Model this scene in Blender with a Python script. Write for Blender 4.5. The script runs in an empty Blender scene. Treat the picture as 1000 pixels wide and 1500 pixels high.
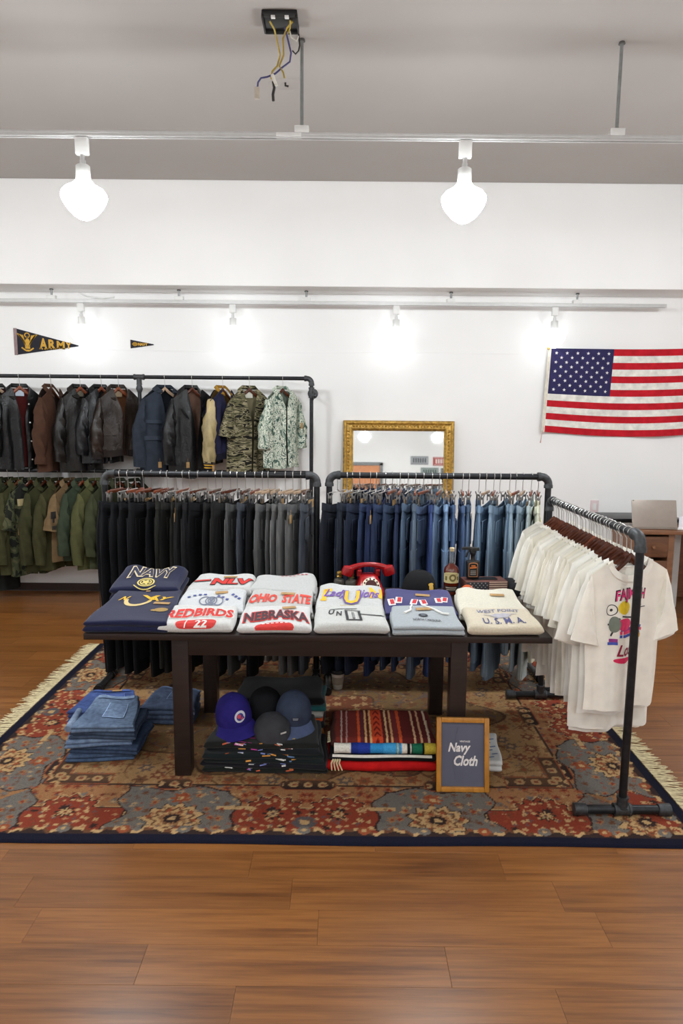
import bpy, bmesh, math, random
import numpy as np
from mathutils import Vector, Matrix
random.seed(7)
RNG = np.random.RandomState(11)
PI = math.pi
SC = bpy.context.scene
COL = SC.collection

# ------------------------------------------------------------------ camera
CAM_H, PITCH, ROLL = 1.65, math.atan(0.141), math.radians(0.5)
fwd = Vector((0, math.cos(PITCH), -math.sin(PITCH)))
up0 = Vector((0, math.sin(PITCH), math.cos(PITCH)))
rt = Vector((1, 0, 0)) * math.cos(ROLL) + up0 * math.sin(ROLL)
upv = up0 * math.cos(ROLL) - Vector((1, 0, 0)) * math.sin(ROLL)
cd = bpy.data.cameras.new('camera')
cd.sensor_fit = 'VERTICAL'; cd.sensor_height = 36.0; cd.sensor_width = 24.0; cd.lens = 24.0
cd.clip_start = 0.05; cd.clip_end = 60
cam = bpy.data.objects.new('camera', cd); COL.objects.link(cam)
M = Matrix((rt, upv, -fwd)).transposed().to_4x4()
M.translation = Vector((0, 0, CAM_H)); cam.matrix_world = M
SC.camera = cam

# ------------------------------------------------------------------ world / exposure
wd = bpy.data.worlds.new('world'); SC.world = wd; wd.use_nodes = True
wd.node_tree.nodes['Background'].inputs[0].default_value = (0.9, 0.93, 1, 1)
wd.node_tree.nodes['Background'].inputs[1].default_value = 0.02
vs = SC.view_settings
vs.view_transform = 'Standard'; vs.look = 'None'; vs.gamma = 1.0; vs.use_curve_mapping = False
vs.exposure = 0.90
BULB_STRENGTH = 100.0
NEAR_BULB_STRENGTH = 46.0
WALL_BULB_STRENGTH = 2.2
ENTRANCE_BULB_STRENGTH = 60.0
BULB_COLOR = (0.90, 0.965, 1.0)

# ------------------------------------------------------------------ materials
def lin(c):
    return tuple(((v / 255) / 12.92 if v / 255 <= 0.04045 else ((v / 255 + 0.055) / 1.055) ** 2.4) for v in c)
MATS = {}
class NT:
    def __init__(self, m):
        m.use_nodes = True
        self.t = m.node_tree; self.n = self.t.nodes; self.l = self.t.links
        self.b = self.n['Principled BSDF']
    def add(self, typ, **kw):
        nd = self.n.new(typ)
        for k, v in kw.items(): setattr(nd, k, v)
        return nd
    def link(self, a, b): self.l.new(a, b)
def mixc(nt, fac, a, b, blend='MIX'):
    mx = nt.add('ShaderNodeMix', data_type='RGBA', blend_type=blend)
    for sock, v in ((mx.inputs[0], fac), (mx.inputs[6], a), (mx.inputs[7], b)):
        if hasattr(v, 'is_output'): nt.link(v, sock)
        elif isinstance(v, (int, float)): sock.default_value = v
        else: sock.default_value = (*v[:3], 1)
    return mx.outputs[2]
def mapping(nt, scale, rnd=False):
    tc = nt.add('ShaderNodeTexCoord'); mp = nt.add('ShaderNodeMapping')
    mp.inputs['Scale'].default_value = scale
    if rnd:
        oi = nt.add('ShaderNodeObjectInfo')
        ml = nt.add('ShaderNodeMath', operation='MULTIPLY'); ml.inputs[1].default_value = 37.0
        nt.link(oi.outputs['Random'], ml.inputs[0]); nt.link(ml.outputs[0], mp.inputs['Location'])
    nt.link(tc.outputs['Object'], mp.inputs['Vector'])
    return mp.outputs[0]
def noise(nt, vec, scale, detail=3, rough=0.5):
    t = nt.add('ShaderNodeTexNoise'); t.inputs['Scale'].default_value = scale
    t.inputs['Detail'].default_value = detail; t.inputs['Roughness'].default_value = rough
    nt.link(vec, t.inputs['Vector']); return t.outputs['Fac']
def ramp(nt, fac, stops, interp='LINEAR'):
    r = nt.add('ShaderNodeValToRGB'); cr = r.color_ramp; cr.interpolation = interp
    while len(cr.elements) < len(stops): cr.elements.new(0.5)
    for e, (p, c) in zip(cr.elements, stops): e.position = p; e.color = (*c[:3], 1)
    nt.link(fac, r.inputs[0]); return r.outputs[0]
def bump(nt, fac, strength, dist=0.002):
    bp = nt.add('ShaderNodeBump'); bp.inputs['Strength'].default_value = strength; bp.inputs['Distance'].default_value = dist
    nt.link(fac, bp.inputs['Height']); nt.link(bp.outputs[0], nt.b.inputs['Normal'])
def mat(name, rgb=(128, 128, 128), rough=0.6, metal=0.0, var=0.12, scale=25, bumps=None, objcol=False, spec=0.5, sheen=0.0, stretch=(1, 1, 1)):
    """general procedural material: base colour with noise variation and a fine bump"""
    if name in MATS: return MATS[name]
    m = bpy.data.materials.new(name); nt = NT(m); b = nt.b
    b.inputs['Roughness'].default_value = rough; b.inputs['Metallic'].default_value = metal
    b.inputs['Specular IOR Level'].default_value = spec
    if sheen: b.inputs['Sheen Weight'].default_value = sheen
    vec = mapping(nt, stretch, True)
    f = noise(nt, vec, scale)
    if objcol:
        oi = nt.add('ShaderNodeObjectInfo'); base = oi.outputs['Color']
        d = mixc(nt, 1.0, base, (1 - var * 1.6,) * 3, 'MULTIPLY'); l = mixc(nt, 1.0, base, (1 + var,) * 3, 'MULTIPLY')
    else:
        c = lin(rgb); d = tuple(v * (1 - var * 1.6) for v in c); l = tuple(min(1, v * (1 + var)) for v in c)
    r = ramp(nt, f, [(0.3, (0, 0, 0)), (0.7, (1, 1, 1))])
    nt.link(mixc(nt, r, d, l), b.inputs['Base Color'])
    if bumps:
        bump(nt, noise(nt, vec, bumps[0], 2), bumps[1])
    MATS[name] = m; return m
def emit(name, rgb, strength):
    m = bpy.data.materials.new(name); nt = NT(m)
    nt.b.inputs['Base Color'].default_value = (1, 1, 1, 1)
    nt.b.inputs['Emission Color'].default_value = (*rgb, 1); nt.b.inputs['Emission Strength'].default_value = strength
    m.cycles.emission_sampling = 'FRONT'
    return m

def m_wood_floor():
    m = bpy.data.materials.new('oak_plank'); nt = NT(m)
    v = mapping(nt, (0.45, 11, 11), True)
    n1 = noise(nt, v, 2.4, 5, 0.62); v2 = mapping(nt, (1.4, 36, 36), True); n2 = noise(nt, v2, 2.0, 4, 0.65)
    c1 = ramp(nt, n1, [(0.27, lin((82, 46, 20))), (0.40, lin((118, 72, 32))), (0.52, lin((136, 87, 42))), (0.66, lin((122, 74, 34))), (0.80, lin((98, 56, 25)))])
    c2 = ramp(nt, n2, [(0.3, (0.74, 0.71, 0.68)), (0.6, (1.05, 1.04, 1.02))])
    c = mixc(nt, 1.0, c1, c2, 'MULTIPLY')
    oi = nt.add('ShaderNodeObjectInfo')
    tint = ramp(nt, oi.outputs['Random'], [(0, (0.88, 0.86, 0.84)), (0.5, (1.0, 1.0, 1.0)), (1, (1.1, 1.09, 1.04))])
    c = mixc(nt, 1.0, c, tint, 'MULTIPLY')
    nt.link(c, nt.b.inputs['Base Color'])
    nt.b.inputs['Roughness'].default_value = 0.30; nt.b.inputs['Specular IOR Level'].default_value = 0.5
    bump(nt, n2, 0.06, 0.001)
    return m
def m_denim(name='denim', contrast=1.0):
    m = bpy.data.materials.new(name); nt = NT(m)
    oi = nt.add('ShaderNodeObjectInfo')
    v = mapping(nt, (1, 1, 0.10), True); n1 = noise(nt, v, 55, 3)
    v2 = mapping(nt, (1, 1, 0.45), True); n2 = noise(nt, v2, 7, 2)
    c1 = ramp(nt, n1, [(0.3, (0.72, 0.72, 0.74)), (0.7, (1.2, 1.2, 1.18))])
    c2 = ramp(nt, n2, [(0.32, (0.72, 0.73, 0.76)), (0.68, (1.30, 1.29, 1.26))])
    c = mixc(nt, 1.0, oi.outputs['Color'], c1, 'MULTIPLY'); c = mixc(nt, 1.0, c, c2, 'MULTIPLY')
    nt.link(c, nt.b.inputs['Base Color']); nt.b.inputs['Roughness'].default_value = 0.85
    nt.b.inputs['Specular IOR Level'].default_value = 0.2
    bump(nt, n1, 0.25, 0.002)
    return m
def m_leather(name):
    m = bpy.data.materials.new(name); nt = NT(m)
    oi = nt.add('ShaderNodeObjectInfo'); v = mapping(nt, (1, 1, 0.6), True)
    n1 = noise(nt, v, 9, 4, 0.6); n2 = noise(nt, v, 130, 2)
    c1 = ramp(nt, n1, [(0.3, (0.25, 0.25, 0.25)), (0.7, (0.65, 0.63, 0.60))])
    nt.link(mixc(nt, 1.0, oi.outputs['Color'], c1, 'MULTIPLY'), nt.b.inputs['Base Color'])
    nt.link(ramp(nt, n1, [(0.2, (0.24,) * 3), (0.8, (0.42,) * 3)]), nt.b.inputs['Roughness']); nt.b.inputs['Specular IOR Level'].default_value = 0.34
    mx = nt.add('ShaderNodeMath', operation='ADD'); nt.link(n1, mx.inputs[0])
    ml = nt.add('ShaderNodeMath', operation='MULTIPLY'); nt.link(n2, ml.inputs[0]); ml.inputs[1].default_value = 0.15
    nt.link(ml.outputs[0], mx.inputs[1]); bump(nt, mx.outputs[0], 0.7, 0.02)
    return m
def m_camo(name, stops, scale, stretch, distort=0.8):
    m = bpy.data.materials.new(name); nt = NT(m)
    v = mapping(nt, stretch, False)
    t = nt.add('ShaderNodeTexNoise'); t.inputs['Scale'].default_value = scale; t.inputs['Detail'].default_value = 2.5
    t.inputs['Distortion'].default_value = distort; nt.link(v, t.inputs['Vector'])
    c = ramp(nt, t.outputs['Fac'], [(p, lin(c)) for p, c in stops], 'CONSTANT')
    nt.link(c, nt.b.inputs['Base Color']); nt.b.inputs['Roughness'].default_value = 0.85; nt.b.inputs['Specular IOR Level'].default_value = 0.2
    bump(nt, noise(nt, v, 60, 2), 0.2)
    return m
def m_attr(name, rough=0.95, nscale=220, amt=0.22, bumpv=0.5):
    m = bpy.data.materials.new(name); nt = NT(m)
    at = nt.add('ShaderNodeAttribute', attribute_name='Col')
    v = mapping(nt, (1, 1, 1)); n1 = noise(nt, v, nscale, 2)
    c = ramp(nt, n1, [(0.3, (1 - amt,) * 3), (0.7, (1 + amt,) * 3)])
    nt.link(mixc(nt, 1.0, at.outputs['Color'], c, 'MULTIPLY'), nt.b.inputs['Base Color'])
    nt.b.inputs['Roughness'].default_value = rough; nt.b.inputs['Specular IOR Level'].default_value = 0.15
    bump(nt, n1, bumpv, 0.003)
    return m
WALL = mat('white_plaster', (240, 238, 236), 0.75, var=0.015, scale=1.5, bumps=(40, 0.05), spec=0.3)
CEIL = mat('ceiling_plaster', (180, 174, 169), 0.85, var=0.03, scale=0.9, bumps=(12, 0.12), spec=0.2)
PIPE = mat('black_iron_pipe', (40, 41, 44), 0.42, 0.55, var=0.2, scale=40, bumps=(120, 0.1))
FITTING = mat('iron_pipe_fitting', (70, 71, 73), 0.5, 0.6, var=0.2, scale=60, bumps=(90, 0.2))
CHROME = mat('hanger_wire', (205, 203, 200), 0.28, 0.85, var=0.05)
DENIM = m_denim()
LEATHER = m_leather('leather')
COTTON = mat('cotton_jersey', objcol=True, rough=0.9, var=0.05, scale=14, bumps=(160, 0.12), spec=0.15, sheen=0.15)
FLEECE = mat('sweatshirt_fleece', objcol=True, rough=0.95, var=0.07, scale=160, bumps=(110, 0.25), spec=0.12, sheen=0.2)
CLOTH = mat('woven_cloth', objcol=True, rough=0.88, var=0.12, scale=18, bumps=(140, 0.2), spec=0.2)
MAHOG = mat('dark_hanger_wood', (84, 40, 22), 0.22, var=0.25, scale=6, stretch=(3, 14, 14))
REDWOOD = mat('red_hanger_wood', (126, 62, 34), 0.35, var=0.25, scale=6, stretch=(3, 14, 14))
PALEWOOD = mat('pale_hanger_wood', (178, 150, 124), 0.45, var=0.15, scale=6, stretch=(3, 14, 14))
PAINT = mat('flat_print', objcol=True, rough=0.7, var=0.06, scale=60)
KRAFT = mat('kraft_card', (176, 140, 92), 0.8, var=0.08, scale=40)
PLASTIC_W = mat('white_plastic', (222, 221, 218), 0.4, var=0.02)
ALU = mat('track_aluminium', (196, 195, 193), 0.42, 0.3, var=0.03)
BLACKP = mat('black_plastic', (18, 18, 19), 0.35, var=0.1)
ESPRESSO = mat('espresso_wood', (40, 29, 26), 0.38, var=0.16, scale=5, stretch=(1.5, 14, 14), bumps=(20, 0.05))
BRASS = mat('brass', (186, 148, 70), 0.3, 0.8, var=0.15)

# ------------------------------------------------------------------ geometry helpers: every shape is (verts Nx3 array, list of faces)
def cat(*parts):
    V, Fc, o = [], [], 0
    for v, f in parts:
        v = np.asarray(v, float); V.append(v); Fc += [tuple(i + o for i in q) for q in f]; o += len(v)
    return np.vstack(V), Fc
def tr(s, loc=(0, 0, 0), rz=0.0, rx=0.0, ry=0.0, sc=(1, 1, 1)):
    v = np.asarray(s[0], float) * np.array(sc)
    if rx: c, d = math.cos(rx), math.sin(rx); v = v @ np.array([[1, 0, 0], [0, c, d], [0, -d, c]])
    if ry: c, d = math.cos(ry), math.sin(ry); v = v @ np.array([[c, 0, -d], [0, 1, 0], [d, 0, c]])
    if rz: c, d = math.cos(rz), math.sin(rz); v = v @ np.array([[c, d, 0], [-d, c, 0], [0, 0, 1]])
    return v + np.array(loc), s[1]
def box(cx, cy, cz, sx, sy, sz, bev=0.0):
    hx, hy, hz = sx / 2, sy / 2, sz / 2
    if bev <= 0:
        v = [(x, y, z) for z in (-hz, hz) for y in (-hy, hy) for x in (-hx, hx)]
        f = [(0, 2, 3, 1), (4, 5, 7, 6), (0, 1, 5, 4), (2, 6, 7, 3), (0, 4, 6, 2), (1, 3, 7, 5)]
        return np.array(v) + np.array((cx, cy, cz)), f
    b = min(bev, hx * .95, hy * .95, hz * .95)
    bm = bmesh.new(); bmesh.ops.create_cube(bm, size=1)
    for q in bm.verts: q.co = Vector((q.co.x * sx, q.co.y * sy, q.co.z * sz))
    bmesh.ops.bevel(bm, geom=bm.edges[:], offset=b, segments=2, affect='EDGES', profile=0.6)
    bm.verts.index_update()
    v = np.array([q.co[:] for q in bm.verts]) + np.array((cx, cy, cz)); f = [tuple(q.index for q in p.verts) for p in bm.faces]
    bm.free(); return v, f
def loft(rings, cap0=True, cap1=True):
    n = len(rings[0]); V = np.vstack(rings); f = []
    for i in range(len(rings) - 1):
        for j in range(n):
            k = (j + 1) % n; f.append((i * n + j, i * n + k, (i + 1) * n + k, (i + 1) * n + j))
    if cap0: f.append(tuple(range(n - 1, -1, -1)))
    if cap1: f.append(tuple((len(rings) - 1) * n + j for j in range(n)))
    return V, f
def tube(pts, r, seg=8, caps=True, flat=None, upd=(0, 1, 0)):
    """sweep along pts; r scalar or list; flat=(a,b) scales the section along side / up directions"""
    P = [Vector(p) for p in pts]; n = len(P); rr = r if hasattr(r, '__len__') else [r] * n
    rings = []; u = None
    for i in range(n):
        t = (P[min(i + 1, n - 1)] - P[max(i - 1, 0)])
        t = t.normalized() if t.length > 1e-9 else Vector((0, 0, 1))
        if u is None:
            u = Vector(upd); u = u - t * u.dot(t)
            if u.length < 1e-3: u = Vector((1, 0, 0)) - t * t.x
        else: u = u - t * u.dot(t)
        u.normalize(); s = t.cross(u)
        a, b = (1, 1) if flat is None else flat
        rings.append(np.array([(P[i] + (s * math.cos(2 * PI * k / seg) * a + u * math.sin(2 * PI * k / seg) * b) * rr[i])[:] for k in range(seg)]))
    return loft(rings, caps, caps)
def lathe(prof, seg=20, cap0=True, cap1=True):
    if prof[-1][1] < prof[0][1]: prof = prof[::-1]
    rings = [np.array([(max(r, 1e-5) * math.cos(2 * PI * k / seg), max(r, 1e-5) * math.sin(2 * PI * k / seg), z) for k in range(seg)]) for r, z in prof]
    return loft(rings, cap0, cap1)
def grid(fn, nu, nv):
    """fn(u array, v array) -> (n,3); u,v in 0..1"""
    u, v = np.meshgrid(np.linspace(0, 1, nu), np.linspace(0, 1, nv)); V = fn(u.ravel(), v.ravel())
    f = [(j * nu + i, j * nu + i + 1, (j + 1) * nu + i + 1, (j + 1) * nu + i) for j in range(nv - 1) for i in range(nu - 1)]
    return np.asarray(V, float), f
def thick(s, d):
    """give an open sheet a thickness d along its normals"""
    v, f = np.asarray(s[0], float), s[1]; N = np.zeros_like(v)
    for q in f:
        nn = np.cross(v[q[1]] - v[q[0]], v[q[2]] - v[q[0]])
        for i in q: N[i] += nn
    N /= (np.linalg.norm(N, axis=1)[:, None] + 1e-12)
    n = len(v); V = np.vstack([v, v - N * d]); F = list(f) + [tuple(i + n for i in reversed(q)) for q in f]
    cnt = {}
    for q in f:
        for a, b in zip(q, q[1:] + q[:1]): cnt[(a, b)] = 1
    for (a, b) in list(cnt):
        if (b, a) not in cnt: F.append((b, a, a + n, b + n))
    return V, F
def poly(pts, d=0.0, plane='xz'):
    """flat polygon from 2D pts, thickness d"""
    n = len(pts)
    if plane == 'xz': v = [(x, -d / 2, z) for x, z in pts] + ([(x, d / 2, z) for x, z in pts] if d else [])
    else: v = [(x, y, d / 2) for x, y in pts] + ([(x, y, -d / 2) for x, y in pts] if d else [])
    f = [tuple(range(n))]
    if d: f += [tuple(range(2 * n - 1, n - 1, -1))] + [((i + 1) % n, i, i + n, (i + 1) % n + n) for i in range(n)]
    return np.array(v, float), f
def me(name, s, smooth=True):
    m = bpy.data.meshes.new(name); v = np.asarray(s[0], float)
    m.from_pydata(v.tolist(), [], s[1])
    if smooth and len(m.polygons):
        m.polygons.foreach_set('use_smooth', [True] * len(m.polygons))
        try: m.set_sharp_from_angle(angle=math.radians(50))
        except Exception: pass
    m.update(); return m
def ob(name, s, material, parent=None, loc=None, rot=None, color=None, smooth=True):
    m = s if isinstance(s, bpy.types.Mesh) else me(name, s, smooth)
    if material is not None and len(m.materials) == 0: m.materials.append(material)
    o = bpy.data.objects.new(name, m); COL.objects.link(o)
    if parent is not None: o.parent = parent
    if loc is not None: o.location = loc
    if rot is not None: o.rotation_euler = rot
    if color is not None: o.color = (*lin(color), 1)
    return o
def tag(o, label, cat_, group=None, kind=None):
    o['label'] = label; o['category'] = cat_
    if group: o['group'] = group
    if kind: o['kind'] = kind
    return o
def thing(name, label, cat_, loc=(0, 0, 0), rz=0.0, group=None, rx=0.0):
    o = bpy.data.objects.new(name, None); COL.objects.link(o); o.empty_display_size = 0.05
    o.location = loc; o.rotation_euler = (rx, 0, rz); return tag(o, label, cat_, group)
def struct(name, s, material, parent=None, smooth=False):
    o = ob(name, s, material, parent, smooth=smooth)
    if parent is None: o['kind'] = 'structure'
    return o
def wrinkle(x, y, seed, scale=1.0):
    r = np.random.RandomState(seed); out = 0
    for k in range(5):
        a = r.uniform(0, 2 * PI); fr = r.uniform(6, 22) * scale
        out = out + np.sin((x * math.cos(a) + y * math.sin(a)) * fr * (1 + .3 * k) + r.uniform(0, 6)) / (1 + .6 * k)
    return out / 2.4
ORD = 'first second third fourth fifth sixth seventh eighth ninth tenth eleventh twelfth thirteenth fourteenth fifteenth sixteenth seventeenth eighteenth nineteenth twentieth'.split()
ORD += ['twenty-' + o for o in ORD[:9]] + ['thirtieth'] + ['thirty-' + o for o in ORD[:9]]
# ---- lettering -> (verts2d, faces)
def text2d(s, size=1.0, bold=0.0, shear=0.0, sx=1.0, space=1.0):
    cu = bpy.data.curves.new('lettering', 'FONT'); cu.body = s; cu.size = size; cu.align_x = 'CENTER'; cu.align_y = 'CENTER'
    cu.offset = bold * size; cu.shear = shear; cu.resolution_u = 2; cu.fill_mode = 'FRONT'; cu.space_character = space
    o = bpy.data.objects.new('lettering', cu); m = bpy.data.meshes.new_from_object(o)
    v = np.array([q.co[:2] for q in m.vertices]).reshape(-1, 2); f = [tuple(p.vertices) for p in m.polygons]
    bpy.data.objects.remove(o); bpy.data.curves.remove(cu); bpy.data.meshes.remove(m)
    v = v * np.array((sx, 1)); return v, f
def cut2d(s, step):
    """cut a flat 2D mesh along grid lines so that it can follow a curved surface"""
    bm = bmesh.new(); vs_ = [bm.verts.new((p[0], p[1], 0)) for p in s[0]]
    for f in s[1]:
        try: bm.faces.new([vs_[i] for i in f])
        except ValueError: pass
    for ax in (0, 1):
        c = [p[ax] for p in s[0]]; k = math.floor(min(c) / step) * step
        while k < max(c):
            k += step; no = (1, 0, 0) if ax == 0 else (0, 1, 0); co = (k, 0, 0) if ax == 0 else (0, k, 0)
            bmesh.ops.bisect_plane(bm, geom=bm.verts[:] + bm.edges[:] + bm.faces[:], plane_co=co, plane_no=no, dist=1e-6)
    bm.verts.index_update(); v = np.array([q.co[:2] for q in bm.verts]); f = [tuple(q.index for q in p.verts) for p in bm.faces]
    bm.free(); return v, f
def fit2d(s, w=None, h=None, at_=(0, 0)):
    v = np.array(s[0], float); lo, hi = v.min(0), v.max(0); k = [1, 1]
    if w: k[0] = w / (hi[0] - lo[0])
    if h: k[1] = h / (hi[1] - lo[1])
    if w and not h: k[1] = k[0]
    if h and not w: k[0] = k[1]
    return (v - (lo + hi) / 2) * np.array(k) + np.array(at_), s[1]
def arch2d(s, rise):
    v = np.array(s[0], float); w = max(abs(v[:, 0]).max(), 1e-6); v[:, 1] += rise * (1 - (v[:, 0] / w) ** 2); return v, s[1]
def disc2d(cx, cy, rx, ry=None, n=20, r0=0.0, a0=0.0, a1=2 * PI, lobes=0, amp=0.0):
    ry = ry or rx; k = max(3, n); full = abs(a1 - a0 - 2 * PI) < 1e-6
    A = np.linspace(a0, a1, k + 1); L = 1 + amp * np.cos(lobes * A)
    o_ = np.stack([cx + rx * np.cos(A) * L, cy + ry * np.sin(A) * L], 1); i_ = np.stack([cx + rx * r0 * np.cos(A), cy + ry * r0 * np.sin(A)], 1)
    v = np.vstack([o_, i_]); f = [(j, j + 1, k + 2 + j, k + 1 + j) for j in range(k)]
    if r0 == 0: f = [(j, j + 1, k + 1) for j in range(k)]
    return v, f
def rect2d(cx, cy, w, h, a=0.0):
    p = np.array([(-w / 2, -h / 2), (w / 2, -h / 2), (w / 2, h / 2), (-w / 2, h / 2)]); c, d = math.cos(a), math.sin(a)
    return p @ np.array([[c, d], [-d, c]]) + np.array((cx, cy)), [(0, 1, 2, 3)]
def cat2d(*ps):
    V, Fc, o = [], [], 0
    for v, f in ps: V.append(np.asarray(v, float)); Fc += [tuple(i + o for i in q) for q in f]; o += len(v)
    return np.vstack(V), Fc
def wall_print(s, plane_y, x0, z0):
    """lay a flat drawing on a plane facing -Y"""
    v = np.asarray(s[0], float); return np.stack([v[:, 0] + x0, np.full(len(v), plane_y), v[:, 1] + z0], 1), s[1]
# ------------------------------------------------------------------ room shell
WY, BEAM_Y, BEAM_Z, CEIL_Z = 6.27, 5.90, 2.715, 3.55
XL, XR, YB = -4.3, 3.9, -4.3
struct('wall_back', box((XL + XR) / 2, WY + 0.06, CEIL_Z / 2, XR - XL, 0.12, CEIL_Z), WALL)
struct('wall_left', box(XL - 0.06, (WY + YB) / 2, CEIL_Z / 2, 0.12, WY - YB + .24, CEIL_Z), WALL)
struct('wall_right', box(XR + 0.06, (WY + YB) / 2, CEIL_Z / 2, 0.12, WY - YB + .24, CEIL_Z), WALL)
struct('wall_front', box((XL + XR) / 2, YB - 0.06, CEIL_Z / 2, XR - XL, 0.12, CEIL_Z), WALL)
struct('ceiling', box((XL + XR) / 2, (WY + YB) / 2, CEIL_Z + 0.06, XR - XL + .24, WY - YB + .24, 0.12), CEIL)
struct('trim_1', box((XL + XR) / 2, (BEAM_Y + WY) / 2, (BEAM_Z + CEIL_Z) / 2, XR - XL, WY - BEAM_Y, CEIL_Z - BEAM_Z, 0.008), WALL)
BASEB = mat('dark_skirting', (52, 34, 28), 0.5, var=0.12, scale=8)
struct('baseboard_back', cat(box((XL + XR) / 2, WY - 0.007, 0.035, XR - XL, 0.014, 0.07, 0.004)), BASEB)
# shallow panel joint running along the back wall, slightly irregular
struct('trim_2', tube([(x, WY - 0.0005, 2.212 + 0.006 * math.sin(x * 1.3) - 0.012 * x * .3) for x in np.linspace(XL, 1.6, 24)], 0.0022, 5), WALL)
struct('trim_3', box(-2.3, YB + 0.02, 2.42, 4.0, 0.04, 0.05, 0.005), mat('grey_rail', (150, 148, 145), 0.6))
# ---- floor: a sub-floor with individual planks laid left to right
OAK = m_wood_floor()
floor = struct('floor', box((XL + XR) / 2, (WY + YB) / 2, -0.046, XR - XL, WY - YB, 0.08), OAK)
RUG = (-1.735, 1.457, 2.44, 4.75)
PW, PL = 0.156, 0.93
plank_me = me('plank', box(0, 0, -0.003, PL - 0.0008, PW - 0.0006, 0.006, 0.0004), False); plank_me.materials.append(OAK)
rows = 33; n_pl = 0; cut_cache = {}
OFFS = {0: .32, 1: .06, 2: .62, 3: .17, 4: .80, 5: .40}
for r in range(rows):
    y = 1.155 + (r + .5) * PW
    if y + PW / 2 > WY: break
    vis = 0.62 * (y + .3) + .25
    off = OFFS.get(r, None)
    off = random.random() * PL if off is None else off
    k0 = math.floor((-vis - off) / PL)
    x = off + k0 * PL
    while x < vis + PL / 2:
        inside = x - PL / 2 > RUG[0] + .02 and x + PL / 2 < RUG[1] - .02 and y - PW / 2 > RUG[2] + .02 and y + PW / 2 < RUG[3] - .02
        if not inside and x + PL / 2 > -vis:
            ob('plank', plank_me, None, floor, (x, y, 0)); n_pl += 1
        x += PL

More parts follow.
